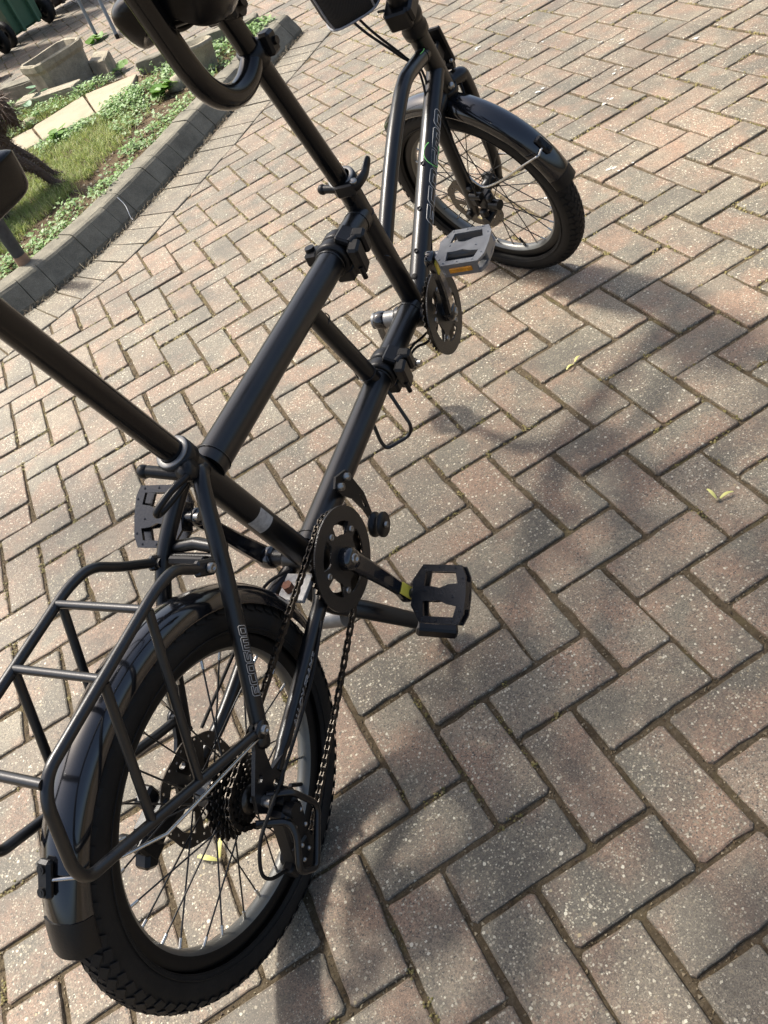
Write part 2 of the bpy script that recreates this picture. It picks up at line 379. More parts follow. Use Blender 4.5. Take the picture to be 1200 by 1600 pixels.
def catmull(pts, n=8):
    P = [V(p) for p in pts]; P = [P[0] * 2 - P[1]] + P + [P[-1] * 2 - P[-2]]; out = []
    for i in range(1, len(P) - 2):
        for k in range(n):
            t = k / n; a, b, c, d = P[i - 1:i + 3]
            out.append(((b * 2) + (c - a) * t + (a * 2 - b * 5 + c * 4 - d) * t * t + (b * 3 - a - c * 3 + d) * t ** 3) * .5)
    out.append(P[-2]); return out
def circ(r, n, cx=0, cy=0, a0=0): return [(cx + r * math.cos(a0 + 2 * math.pi * i / n), cy + r * math.sin(a0 + 2 * math.pi * i / n)) for i in range(n)]
X3, Y3, Z3 = V((1, 0, 0)), V((0, 1, 0)), V((0, 0, 1))

def cam_px(p):
    d = V(p) - cam.matrix_world.translation; z = d.dot(CR[2])
    return (600 + 1334.6 * d.dot(CR[0]) / z, 800 + 1334.6 * d.dot(CR[1]) / z, z)

# ------------------------------------------------------------------ the ground: sand bed, block paving, kerb
def sheet(name, x0, x1, y0, y1, nx, ny, z, mat, kind='structure', keep=None, zf=None):
    mb = MB(); vs = []; fs = []
    for j in range(ny + 1):
        for i in range(nx + 1):
            x = x0 + (x1 - x0) * i / nx; y = y0 + (y1 - y0) * j / ny; vs.append((x, y, zf(x, y) if zf else z))
    for j in range(ny):
        for i in range(nx):
            cx = x0 + (x1 - x0) * (i + .5) / nx; cy = y0 + (y1 - y0) * (j + .5) / ny
            if keep is None or keep(cx, cy): fs.append((j * (nx + 1) + i, j * (nx + 1) + i + 1, (j + 1) * (nx + 1) + i + 1, (j + 1) * (nx + 1) + i))
    mb.add(vs, fs, True); o = mb.build(name, mat); tag(o, kind=kind); return o
KERB = [(-2.6, 2.08), (-1.7, 2.05), (-1.1, 2.09), (-.68, 2.19), (-.38, 2.325), (-.14, 2.50), (.24, 2.84), (.56, 3.145), (1.15, 3.69)]
kp = catmull([(x, y, 0) for x, y in KERB], 24)
kl = [0]
for a, b in zip(kp, kp[1:]): kl.append(kl[-1] + (b - a).length)
def kerb_at(d):
    d = max(0, min(kl[-1] - 1e-6, d))
    i = max(k for k in range(len(kl) - 1) if kl[k] <= d); t = (d - kl[i]) / (kl[i + 1] - kl[i])
    p = kp[i].lerp(kp[i + 1], t); T = (kp[i + 1] - kp[i]).normalized(); return p, T, V((-T.y, T.x, 0))
BED = [tuple(p.xy) for p in kp] + [(1.02, 3.80), (.91, 3.90), (.33, 4.24), (.16, 4.45), (.03, 4.62), (-.30, 4.95), (-1.0, 5.6), (-2.6, 7.0)]
def inside(poly, x, y):
    c = False; n = len(poly)
    for i in range(n):
        (x1, y1), (x2, y2) = poly[i], poly[(i + 1) % n]
        if (y1 > y) != (y2 > y) and x < (x2 - x1) * (y - y1) / (y2 - y1) + x1: c = not c
    return c
def kerb_dist(x, y):
    """signed distance to the kerb base line, negative on the drive, and the nearest frame"""
    best = None
    for i in range(0, len(kp) - 1, 3):
        d = (kp[i].x - x) ** 2 + (kp[i].y - y) ** 2
        if best is None or d < best[0]: best = (d, i)
    i = min(best[1], len(kp) - 2); T = (kp[i + 1] - kp[i]).normalized(); N = V((-T.y, T.x, 0))
    return (V((x, y, 0)) - kp[i]).dot(N), kp[i], T, N, (V((x, y, 0)) - kp[i]).dot(T)

ground = sheet('ground', -60, 60, -60, 60, 2, 2, -.03, M['joint'])
bed_sand = sheet('jointing_sand', -3.2, 4.6, -2.6, 9.6, 200, 300, -.006, M['joint'], zf=lambda x, y: -.0050 + .0013 * noise.noise(V((x * 23, y * 23, 0))) + -.0 + .0008 * noise.noise(V((x * 90, y * 90, 3))))
paving = MB()
paving.add([(-3.2, -2.6, -.014), (4.6, -2.6, -.014), (4.6, 9.6, -.014), (-3.2, 9.6, -.014)], [(0, 1, 2, 3)])
paving = paving.build('block_paving', M['joint']); tag(paving, kind='structure')

def rr_ring(hx, hy, c, jit, r, full):
    pts = []
    for (sx, sy) in ((1, 1), (-1, 1), (-1, -1), (1, -1)):
        a = V((sx * hx, sy * (hy - c))); b = V((sx * (hx - c), sy * hy))
        pts += [a, b] if sx * sy > 0 else [b, a]
        if full:      # one point along the edge that follows, for an uneven line
            nx = {(1, 1): (0, 1), (-1, 1): (-1, 0), (-1, -1): (0, -1), (1, -1): (1, 0)}[(sx, sy)]
            dirn = -1 if nx in ((0, 1), (-1, 0)) else 1
            ks = (-.78, -.5, -.22, .05, .3, .55, .8) if nx[0] == 0 else (-.6, -.2, .2, .6)
            for k in ks:
                k = k * dirn + r.uniform(-.06, .06); ch = r.uniform(0, .0016) * (2.2 if r.random() < .12 else 1)
                pts.append(V((nx[0] * (hx - ch) + (k * hx if nx[0] == 0 else 0), nx[1] * (hy - ch) + (k * hy if nx[1] == 0 else 0))))
    if full: return pts
    return [p + V((r.uniform(-jit, jit), r.uniform(-jit, jit))) for p in pts]
def block_faces(ring, top=0, bev=.004, depth=.022, r=rnd):
    cx = sum((p.x for p in ring)) / len(ring); cy = sum((p.y for p in ring)) / len(ring); n = len(ring); vs = []
    for (ins, z) in ((bev, top), (bev * .28, top - bev * .42), (0, top - bev * 1.35), (0, top - depth)):
        for p in ring:
            d = V((p.x - cx, p.y - cy)); L = max(d.length, 1e-6)
            vs.append((cx + d.x - (d.x / max(abs(d.x), 1e-6)) * min(ins, abs(d.x)), cy + d.y - (d.y / max(abs(d.y), 1e-6)) * min(ins, abs(d.y)), z + (r.uniform(-.0004, .0004) if z == top else 0)))
    fs = [list(range(n))]
    for k in range(3):
        for i in range(n):
            j = (i + 1) % n; fs.append([k * n + j, k * n + i, (k + 1) * n + i, (k + 1) * n + j])
    return vs, fs
pav_mesh = []
for k in range(14):
    r = random.Random(100 + k); mb = MB(); vs, fs = block_faces(rr_ring(r.uniform(.0958, .0970), r.uniform(.0456, .0468), r.uniform(.003, .006), .0009, r, True), bev=r.uniform(.0022, .0038), r=r); mb.add(vs, fs, False)
    pav_mesh.append(mb.mesh('paving_block', M['paver']))
CAMP = V((-0.204652, -1.102008, 1.208926))
near = []; field = MB(); edge_poly = []
def clip_half(poly, p, nrm):
    out = []
    for i in range(len(poly)):
        a, b = poly[i], poly[(i + 1) % len(poly)]; da = (a - p).dot(nrm); db = (b - p).dot(nrm)
        if da <= 0: out.append(a)
        if (da < 0 < db) or (db < 0 < da): out.append(a.lerp(b, da / (da - db)))
    return out
for u in range(-94, 24):
    for v in range(-31, 45):
        k = (u - v) % 4
        if k > 1: continue
        lx, ly = (2, 1) if k == 0 else (1, 2)          # size along x, y in lattice units
        cx = .1 * (v + lx / 2); cy = -.1 * (u + ly / 2)
        if inside(BED, cx, cy) : continue
        kd, kpnt, T, N, al = kerb_dist(cx, cy)
        if cx > 1.3 or cy > 4.0 or (al > .03 and (kpnt - kp[-1]).length < .13): kd = -9
        if kd > -.16 and kd > -1 and abs(al) < .3: continue
        if kd > -.33 and kd < 0 and abs(al) < .3:          # cut to the soldier course
            hx, hy = .1 * lx / 2 - .0037, .1 * ly / 2 - .0037
            poly = [V((cx - hx, cy - hy)), V((cx + hx, cy - hy)), V((cx + hx, cy + hy)), V((cx - hx, cy + hy))]
            q = clip_half(poly, (kpnt - N * .219).xy, N.xy)
            if len(q) < 3: continue
            ar = abs(sum(q[i].x * q[(i + 1) % len(q)].y - q[(i + 1) % len(q)].x * q[i].y for i in range(len(q)))) / 2
            if ar < .0012: continue
            vs, fs = block_faces(q, rnd.uniform(-.0012, .001), .0035); field.add(vs, fs, False); continue
        d = V((cx, cy, 0)) - CAMP; z = d.dot(CR[2]); size = 0
        if z > .1:
            px = 600 + 1334.6 * d.dot(CR[0]) / z; py = 800 + 1334.6 * d.dot(CR[1]) / z
            if -90 < px < 1290 and -70 < py < 1690: size = (CAMP.z / d.length) / z ** 2
        near.append((size, cx, cy, lx))
near.sort(reverse=True)
for i, (size, cx, cy, lx) in enumerate(near):
    top = max(-.0016, rnd.gauss(0, .0013)); yaw = rnd.gauss(0, R_(.75)); ox, oy = rnd.gauss(0, .0013), rnd.gauss(0, .0013)
    if i < 300:
        o = link('paving_block', rnd.choice(pav_mesh), paving)
        o.location = (cx + ox, cy + oy, top); o.rotation_euler = (max(-.010, min(.010, rnd.gauss(0, R_(.5)))), max(-.008, min(.008, rnd.gauss(0, R_(.4)))), yaw + (0 if lx == 2 else math.pi / 2) + (math.pi if rnd.random() < .5 else 0))
    else:
        ring = rr_ring(.0971 if lx == 2 else .0471, .0471 if lx == 2 else .0971, .004, .0008, rnd, False)
        c, s_ = math.cos(yaw), math.sin(yaw); ring = [V((cx + ox + p.x * c - p.y * s_, cy + oy + p.x * s_ + p.y * c)) for p in ring]
        vs, fs = block_faces(ring, top, .0036); field.add(vs, fs, False)
far_blocks = field.build('paving_block_field', M['paver_far'], paving); tag(far_blocks, kind='stuff')

# grey soldier course following the kerb, each block a part of the paving
d = .03; cnt = 0
while d < kl[-1] + .0:
    p, T, N = kerb_at(d); w = .0475
    pa, Ta, Na = kerb_at(d - w); pb, Tb, Nb = kerb_at(d + w)
    ring = [pa - Na * .008, pa - Na * .213, pb - Nb * .213, pb - Nb * .008]
    if p.x > -1.3:
        ring2 = [V((q.x + rnd.gauss(0, .0012), q.y + rnd.gauss(0, .0012))) for q in ring]
        cxy = V((sum(q.x for q in ring2) / 4, sum(q.y for q in ring2) / 4))
        vs, fs = block_faces([q - cxy for q in ring2], 0, .0035); mb = MB(); mb.add(vs, fs, False)
        if fs: 
            o = mb.build('edge_paver', M['paver_edge'], paving); o.location = (cxy.x, cxy.y, rnd.gauss(.0005, .0012))
    d += .1
# kerb: one piece per 100 mm unit
kerb = link('kerb', None); kerb.location = (0, 2.7, 0); tag(kerb, 'grey concrete kerb of short splayed blocks between drive and flower bed', 'kerb')
prof = [(0, -.06), (.004, .018), (.046, .088), (.054, .097), (.066, .1015), (.138, .104), (.146, .098), (.146, -.06)]
d = .05
while d < kl[-1]:
    if kerb_at(d)[0].x > -1.5:
        mb = MB(); vs = []; n = len(prof); dz = rnd.gauss(0, .0015); sh = rnd.gauss(0, .0015)
        for e in (-.0485, .0485):
            p, T, N = kerb_at(d); p = p + T * e
            if e: N = (kerb_at(d + e)[2] + N).normalized(); p = kerb_at(d + e)[0] if .06 < d + e < kl[-1] - .01 else p
            for (a, z) in prof:
                q = p + N * (a + sh) + Z3 * (z + dz); q = q + V((rnd.gauss(0, .0007), rnd.gauss(0, .0007), rnd.gauss(0, .0007))); vs.append(q - V((0, 2.7, 0)))
        fs = [(i, i + 1, i + 1 + n, i + n) for i in range(n - 1)]
        fs = [f[::-1] for f in fs]
        mb.add(vs, fs, False); mb.add(vs[:n], [list(range(n))], False); mb.add(vs[n:], [list(range(n))[::-1]], False)
        mb.build('kerb_block', M['kerb'], kerb)
    d += .1
# mortar line behind and under the kerb so no gap shows
mb = MB(); vs = []; fs = []; N_ = 60
for i in range(N_ + 1):
    p, T, N = kerb_at(.95 + (kl[-1] - .97) * i / N_)
    for (a, z) in ((.010, -.02), (.050, .080), (.060, .090), (.136, .094), (.136, -.02)): vs.append(p + N * a + Z3 * z - V((0, 2.7, 0)))
for i in range(N_):
    for k in range(4): fs.append((i * 5 + k, (i + 1) * 5 + k, (i + 1) * 5 + k + 1, i * 5 + k + 1))
mb.add(vs, fs, True); mb.build('kerb_bedding', M['joint'], kerb)

# soil of the planted bed
def soil_z(x, y): return .072 + .022 * noise.noise(V((x * 3.1, y * 3.1, 0))) + .012 * noise.noise(V((x * 11, y * 11, 2))) + .006 * noise.noise(V((x * 37, y * 37, 5)))
bedpoly = [tuple((kp[i] + V((-(kp[min(i + 1, len(kp) - 1)] - kp[max(i - 1, 0)]).y, (kp[min(i + 1, len(kp) - 1)] - kp[max(i - 1, 0)]).x, 0)).normalized() * .125).xy) for i in range(len(kp))] + BED[len(kp):]
soil = sheet('flower_bed_soil', -2.6, 1.3, 2.1, 7.0, 190, 240, .07, M['soil'], keep=lambda x, y: inside(bedpoly, x, y), zf=soil_z)

# moss and grit along the joints
mb = MB()
blocks_xy = [(cx, cy, lx) for s_, cx, cy, lx in near if s_ > 0]
mossr = random.Random(3)
for i in range(9000):
    cx, cy, lx = mossr.choice(blocks_xy)
    hx, hy = (.1, .05) if lx == 2 else (.05, .1)
    if mossr.random() < .5: px, py = cx + mossr.uniform(-hx, hx), cy + mossr.choice((-hy, hy))
    else: px, py = cx + mossr.choice((-hx, hx)), cy + mossr.uniform(-hy, hy)
    dens = noise.noise(V((px * 2.2, py * 2.2, 4))) + .35 * noise.noise(V((px * 9, py * 9, 8))) + .10 * min(3, max(-1, py - .3)) 
    if dens < .06: continue
    for k in range(mossr.randint(3, 8)):
        c = V((px + mossr.gauss(0, .0045), py + mossr.gauss(0, .0045), -.004 + mossr.uniform(0, .004))); s_ = mossr.uniform(.0012, .0034)
        a = mossr.uniform(0, 6.28); pts = [c + V((math.cos(a + t) * s_, math.sin(a + t) * s_, 0)) for t in (0, 2.1, 4.2)] + [c + V((0, 0, s_ * 1.3))]
        mb.add(pts, [(0, 1, 3), (1, 2, 3), (2, 0, 3)], True)
tag(mb.build('joint_moss', M['moss'], None), 'yellow green moss tufts growing in the paving joints', 'moss', kind='stuff')
# loose grit: sparse grains lying in the joints
mb = MB()
for i in range(15000):
    s0, cx, cy, lx = mossr.choice(near[:330])
    hx, hy = (.1, .05) if lx == 2 else (.05, .1)
    if mossr.random() < .5: px, py = cx + mossr.uniform(-hx, hx), cy + mossr.choice((-hy, hy)) + mossr.gauss(0, .003)
    else: px, py = cx + mossr.choice((-hx, hx)) + mossr.gauss(0, .003), cy + mossr.uniform(-hy, hy)
    s_ = mossr.uniform(.0006, .0021); c = V((px, py, -.0046)); q = Euler((mossr.random() * 6, mossr.random() * 6, mossr.random() * 6)).to_matrix()
    pts = [c + q @ (V(t) * s_) for t in ((1, 1, 1), (-1, -1, 1), (-1, 1, -1), (1, -1, -1))]
    mb.add(pts, [(0, 1, 2), (0, 3, 1), (0, 2, 3), (1, 3, 2)], False)
tag(mb.build('joint_grit', M['debris'], None), 'loose brown grit and plant scraps lying in the paving joints', 'grit', kind='stuff')

# ------------------------------------------------------------------ the tandem bicycle
PSI, PHI = .785, .03
H = V((math.cos(PSI), math.sin(PSI), 0)); LF = V((-math.sin(PSI), math.cos(PSI), 0))
U = Z3 * math.cos(PHI) + LF * math.sin(PHI); NR = H.cross(U)          # NR = to the right of the bike
bike = link('tandem_bicycle', None)
bm_ = Matrix((H, -NR, U)).transposed().to_4x4(); bm_.translation = V((-.482, -.380, 0)); bike.matrix_world = bm_
tag(bike, 'black small-wheeled folding tandem bicycle parked on the block paving', 'bicycle')
def L(s, w, t): return V((s, -w, t))          # forward, right, up
def Lp(pts): return [L(*p) for p in pts]

AX = L(0, 0, .262); RT, BT = .234, .028
def wheel(parent, mtx, rotor_side, rotor_x, label):
    """rim is the part; tyre, hub, spokes and rotor are its pieces. local axes: x forward, y left, z up"""
    mb = MB()
    mb.lathe([(.214, -.0135), (.208, -.0145), (.197, -.0120), (.1925, -.0075), (.191, 0), (.1925, .0075), (.197, .0120), (.208, .0145), (.214, .0135)], (0, 0, 0), Y3, 96, 0)
    mb.lathe([(.1968, -.0118), (.1918, -.0073), (.1902, 0), (.1918, .0073), (.1968, .0118)], (0, 0, 0), Y3, 96, 1)
    w = mb.build('wheel', [M['rim'], M['rim_in']], parent); w.matrix_local = mtx; w['label'] = label
    mb = MB(); prof = []
    for k in range(21):
        a = R_(-128 + 256 * k / 20); bulge = 1 + (.05 if abs(k - 10) < 6 else 0)
        prof.append((RT + BT * math.cos(a) * bulge * (.98 if abs(k - 10) < 2 else 1), BT * math.sin(a) * .98))
    mb.lathe(prof, (0, 0, 0), Y3, 128)
    for rr, hh in ((.2215, .0262), (.216, .0205)):      # moulded sidewall lines
        for sg in (-1, 1):
            mb.tube([V((math.cos(R_(a)) * rr, sg * hh, math.sin(R_(a)) * rr)) for a in range(0, 360, 4)], .0011, 5, closed=True)
    NT = 76
    for i in range(NT):
        for row, (ang, wid, ln, sk) in enumerate(((-56, .0062, .0074, .25), (56, .0062, .0074, -.25), (-30, .0062, .0088, .65), (30, .0062, .0088, -.65), (-9, .0052, .0094, -.6), (9, .0052, .0094, .6))):
            t = 2 * math.pi * (i + (.5 if row % 2 else 0) + (.25 if row > 3 else 0)) / NT; a = R_(ang)
            rad = V((math.cos(t), 0, math.sin(t))); tan = V((-math.sin(t), 0, math.cos(t)))
            nrm = (rad * math.cos(a) + Y3 * math.sin(a)); side = (-rad * math.sin(a) + Y3 * math.cos(a))
            c = rad * RT + nrm * (BT * 1.055)
            e1 = (tan + side * sk).normalized()
            mb.box(c, (e1, nrm.cross(e1).normalized(), nrm), (ln * 1.08, wid * .80, .0006), .0003)
    mb.build('tyre', M['rubber'], w)
    mb = MB()          # hub shell with flanges
    mb.lathe([(.0, -.052), (.006, -.052), (.006, -.040), (.016, -.040), (.024, -.036), (.024, -.031), (.015, -.026), (.014, .020), (.022, .026), (.022, .031), (.014, .036), (.006, .038), (.006, .052), (0, .052)], (0, 0, 0), Y3, 24)
    mb.build('hub', M['dull'] if rotor_x else M['plastic'], w)
    mb = MB(); LN = .1915
    sp = MB()
    sp.tube([V((0, 0, 0)), V((1, 0, 0))], .00125, 6)
    n = 28
    for i in range(n):
        t = 2 * math.pi * i / n; sg = 1 if i % 2 else -1; q = 1 if (i // 2) % 2 else -1
        a = t + q * R_(62)
        p0 = V((math.cos(a) * .021, sg * .030, math.sin(a) * .021)); p1 = V((math.cos(t) * LN, sg * .002, math.sin(t) * LN))
        mb = MB(); mb.tube([p0, p1], .00125, 6)
        d = (p0 - p1).normalized(); mb.tube([p1 - d * .002, p1 + d * .013], .0023, 6, mi=1)
        mb.build('spoke', [M['spoke'], M['steel']], w)
    # drilled disc rotor
    mb = MB(); ro = .076
    outer = [((ro + .0018 * math.cos(8 * a)) * math.cos(a), (ro + .0018 * math.cos(8 * a)) * math.sin(a)) for a in [2 * math.pi * i / 64 for i in range(64)]]
    holes = []
    for k in range(6):
        a0 = 2 * math.pi * k / 6; lo = [(.030, a0 + .14), (.030, a0 + .80), (.0585, a0 + .98), (.0585, a0 + .55), (.0585, a0 + .22)]
        holes.append([(r * math.cos(a), r * math.sin(a)) for r, a in lo])
    for k in range(30):
        a = 2 * math.pi * k / 30; r = .0645 if k % 2 else .0705; holes.append(circ(.0021, 6, r * math.cos(a), r * math.sin(a)))
    holes.append(circ(.017, 16))
    mb.plate(outer, holes, (0, rotor_side * .040, 0), X3, Z3, .0019)
    mb.build('brake_rotor', M['rotor'], w)
    mb = MB(); mb.tube([V((.150, 0, -.118)), V((.128, .001, -.101))], .0035, 8); mb.build('valve', M['plastic'], w)
    return w
rear_wheel = wheel(bike, Matrix.Translation(AX) @ Matrix.Rotation(.4, 4, 'Y'), 1, True, 'rear wheel with cassette and knobbly tyre')
# front wheel: bars turned hard left
FX, FY, FZ = V((.3943, .9186, .0276)), V((-.8858, .3879, -.2548)), V((-.2448, .0761, .9666))
FY = (FY - FX * FY.dot(FX)).normalized(); FZ = FX.cross(FY).normalized()
FM = Matrix((FX, FY, FZ)).transposed().to_4x4(); FM.translation = V((1.5351, .0224, .253))
def F(x, v, z): return FM @ V((x, v, z))      # wheel frame -> bike frame (x forward, v left, z up from the axle)
front_wheel = wheel(bike, FM @ Matrix.Rotation(1.1, 4, 'Y'), 1, False, 'front wheel turned sideways')

def part(name, mat, fn, parent=bike, **kw):
    mb = MB(); fn(mb); o = mb.build(name, mat, parent)
    for k, v in kw.items(): o[k] = v
    return o
# --- frame: one welded part, its tubes pieces of it
def frame_main(mb):
    mb.lathe([(0, -.036), (.0215, -.036), (.0225, -.033), (.0225, .036), (.0215, .039), (0, .039)], L(.368, 0, .305), -Y3, 28)
frame = part('frame', M['frame'], frame_main)
part('bottom_bracket_shell', M['frame'], lambda mb: mb.lathe([(0, -.036), (.0215, -.036), (.0225, -.033), (.0225, .036), (.0215, .039), (0, .039)], L(.960, 0, .318), -Y3, 28), frame)
def ftube(name, pts, r, seg=24, mat='frame', caps=True): return part(name, M[mat], lambda mb: mb.tube(Lp(pts), r, seg, caps), frame)
ftube('seat_tube', [(.368, 0, .312), (.287, 0, .606)], .0205)
ftube('seat_tube', [(.982, 0, .325), (.9225, 0, .615)], .0195)
ftube('boom_tube', [(.385, 0, .312), (.768, 0, .332)], .0238)
ftube('boom_tube', [(.806, 0, .332), (.965, 0, .333)], .0238)
ftube('top_tube', [(.312, 0, .567), (.790, 0, .563)], .0242)
ftube('top_tube', [(.828, 0, .562), (.922, 0, .558)], .0225)
ftube('strut_tube', [(.668, 0, .548), (.742, 0, .345)], .0160)
ftube('down_tube', [(.978, 0, .318), (1.252, 0, .484), (1.446, 0, .592)], .0195)
ftube('top_tube', catmull([(.940, 0, .462), (1.05, 0, .530), (1.145, 0, .583), (1.225, 0, .619), (1.262, 0, .631), (1.30, 0, .636), (1.405, 0, .630)], 6) and [tuple((p.x, 0, p.z)) for p in catmull([(.940, 0, .462), (1.05, 0, .530), (1.145, 0, .583), (1.225, 0, .619), (1.262, 0, .631), (1.30, 0, .636), (1.405, 0, .630)], 6)], .0150)
ftube('head_tube', [(1.458, 0, .527), (1.400, 0, .675)], .0205, 28)
for sg in (1, -1):
    pts = [(.290, sg * .012, .572), (.272, sg * .026, .566), (.180, sg * .053, .490), (.070, sg * .066, .330), (.058, sg * .066, .310)]
    if sg > 0: pts = [(.292, .014, .585), (.262, .030, .585), (.182, .052, .487), (.070, .066, .330), (.058, .066, .312)]
    ftube('seat_stay', [tuple((p.x, p.y, p.z)) for p in catmull(pts, 6)], .0112, 18)
    cs = [(.352, sg * .026, .300), (.300, sg * .046, .292), (.258, sg * .052, .289), (.115, sg * .057, .262), (.045, sg * .064, .256)]
    ftube('chain_stay', [tuple((p.x, p.y, p.z)) for p in catmull(cs, 8)], [.0118] * 20 + [.0105] * 8 + [.0085] * 5, 18)
    # forged dropout plate with lightening holes
    out = [(.078, .338), (.060, .346), (.040, .320), (-.004, .284), (-.018, .262), (-.008, .240), (.006, .232), (.014, .205), (.028, .205), (.030, .232), (.060, .246), (.068, .262), (.040, .272), (.050, .300)]
    part('dropout', M['frame'], lambda mb: mb.plate(out, [circ(.006, 10, .018, .288), circ(.006, 10, .030, .252)], (0, -sg * .066, 0), X3, Z3, .006), frame)
part('stay_bridge', M['frame'], lambda mb: mb.tube(Lp([(.218, -.045, .515), (.222, 0, .520), (.218, .045, .515)]), .009, 12), frame)
for (s, t) in ((1.075, .3785), (1.152, .4245), (1.235, .4745)):
    part('bottle_boss', M['plastic'], lambda mb: mb.lathe([(.0036, .0), (.0046, .0), (.0046, .0208), (.0028, .0212), (.0028, .0195), (0, .0195)], V((s, 0, t)), V((-.50, 0, .866)), 14), frame)
part('cable_port', M['rubber'], lambda mb: mb.lathe([(0, .0197), (.0062, .0197), (.0066, .0188)], V((1.030, 0, .3505)), V((-.50, 0, .866)), 18), frame)
# gusset weld beads at the main joints
def bead(c, axis, r, th=.0011, n=40):
    c = V(c); axis = V(axis).normalized(); e1 = axis.orthogonal().normalized(); e2 = axis.cross(e1)
    part('weld_bead', M['frame'], lambda mb: mb.tube([c + (e1 * math.cos(2 * math.pi * i / n) + e2 * math.sin(2 * math.pi * i / n)) * (r + .0006 * (i % 2)) for i in range(n)], th, 6, closed=True), frame)
bead(L(.400, 0, .3128), L(1, 0, .05), .0238); bead(L(.330, 0, .567), L(1, 0, 0), .0242); bead(L(.902, 0, .5585), L(1, 0, 0), .0225); bead(L(.948, 0, .333), L(1, 0, 0), .0238)
bead(L(.681, 0, .520), L(.074, 0, -.203), .0160); bead(L(.733, 0, .368), L(.074, 0, -.203), .0160)
bead(L(.776, 0, .563), L(1, 0, 0), .0242, .0016); bead(L(.757, 0, .3315), L(1, 0, 0), .0238, .0016); bead(L(.9345, 0, .556), L(-.0595, 0, .29), .0195)
bead(L(1.432, 0, .584), L(.866, 0, .5), .0195); bead(L(1.385, 0, .631), L(1, 0, 0), .0150)
# folding hinges
def hinge(s, t, sc, label):
    c = L(s, 0, t)
    def body(mb):
        for dx in (-.0135, .0135): mb.lathe([(.0245, dx - .0125), (.0300 * sc, dx - .0115), (.0315 * sc, dx - .006), (.0315 * sc, dx + .006), (.0300 * sc, dx + .0115), (.0245, dx + .0125)], c, X3, 30)
        mb.box(c + L(-.004, -.040, .004), (X3, Y3, Z3), (.016, .013, .012), .004)          # pivot ear
        mb.tube([c + L(-.004, -.044, -.016), c + L(-.004, -.044, .022)], .0085, 14)
        mb.box(c + L(.004, .026, .026), (X3, V((0, .86, .5)), V((0, -.5, .86))), (.020, .014, .006), .003)
        mb.box(c + L(-.002, .006, -.034), (X3, Y3, Z3), (.018, .017, .012), .004)
    h = part('folding_hinge', M['plastic'], body, frame, label=label)
    def latch(mb):
        mb.box(c + L(-.012, .042, -.006), (V((.96, 0, .28)), V((-.05, .98, .17)), V((-.28, -.17, .94))), (.014, .010, .030), .004)
        mb.box(c + L(.010, .046, .010), (V((.96, 0, .28)), V((-.05, .98, .17)), V((-.28, -.17, .94))), (.010, .012, .022), .004)
        mb.tube([c + L(-.014, .038, .022), c + L(.012, .052, .024)], .0065, 12)
        mb.tube([c + L(-.022, .044, -.020), c + L(-.020, .044, -.042)], .0045, 10)
        mb.ball(c + L(-.022, .050, .012), .006, 10)
    part('hinge_latch', M['plastic'], latch, frame)
hinge(.809, .5625, 1.0, 'upper folding hinge'); hinge(.787, .332, .97, 'lower folding hinge')
# --- seat posts, collars, levers
for (a, b, cl, r) in (((.300, .560), (.190, .958), (.2835, .6175), .0168), ((.930, .575), (.800, .965), (.9195, .6275), .0165)):
    part('seat_post', M['bar'], lambda mb: mb.tube(Lp([(a[0], 0, a[1]), (b[0], 0, b[1])]), r, 24))
    d = (L(b[0], 0, b[1]) - L(a[0], 0, a[1])).normalized()
    col = part('seat_collar', M['plastic'], lambda mb: mb.lathe([(.0172, -.011), (.0245, -.011), (.0250, 0), (.0245, .011), (.0172, .011)], L(cl[0], 0, cl[1]), d, 30))
    part('collar_ring', M['dull'], lambda mb: mb.lathe([(.0172, .0105), (.0232, .0105), (.0236, .0130), (.0224, .0142), (.0172, .0142)], L(cl[0], 0, cl[1]), d, 30), col)
def lever_rear(mb):
    mb.tube(Lp([(.258, -.034, .619), (.262, .014, .606)]), .0080, 14); mb.ball(L(.257, -.040, .620), (.0095, .0095, .0095), 12)
    mb.lathe([(0, -.010), (.0125, -.010), (.014, 0), (.0125, .010), (0, .010)], L(.266, .020, .609), L(.3, .9, .2), 18)
    lp = [(.274, .024, .607), (.250, .026, .612), (.228, .018, .613), (.206, .006, .606), (.203, .000, .598), (.214, -.002, .592), (.238, .004, .592), (.262, .014, .597)]
    mb.tube([p for p in catmull(Lp(lp), 6)], .0046, 10)
part('quick_release_lever', M['plastic'], lever_rear)
def lever_front(mb):
    mb.tube(Lp([(.905, -.034, .630), (.898, .030, .622)]), .0072, 14); mb.ball(L(.905, -.036, .630), .009, 12)
    mb.box(L(.899, .012, .625), (X3, Y3, Z3), (.011, .018, .011), .003)
    mb.tube(catmull(Lp([(.893, .020, .623), (.902, .036, .630), (.922, .040, .632), (.936, .040, .637), (.950, .044, .648)]), 5), [.0075, .008, .008, .008, .0078, .0075, .0072, .007, .007, .0068, .0068, .0068, .0068, .0068, .0068, .0068, .0066, .0064, .006, .005, .0035], 10, flat=(1.2, .65))
part('quick_release_lever', M['plastic'], lever_front)
def q_bolt(mb): mb.lathe([(0, 0), (.006, 0), (.006, .004), (.003, .0045), (0, .0045)], L(.897, .030, .6345), L(-.2, .3, .9), 12)
part('lever_bolt', M['bolt'], q_bolt)
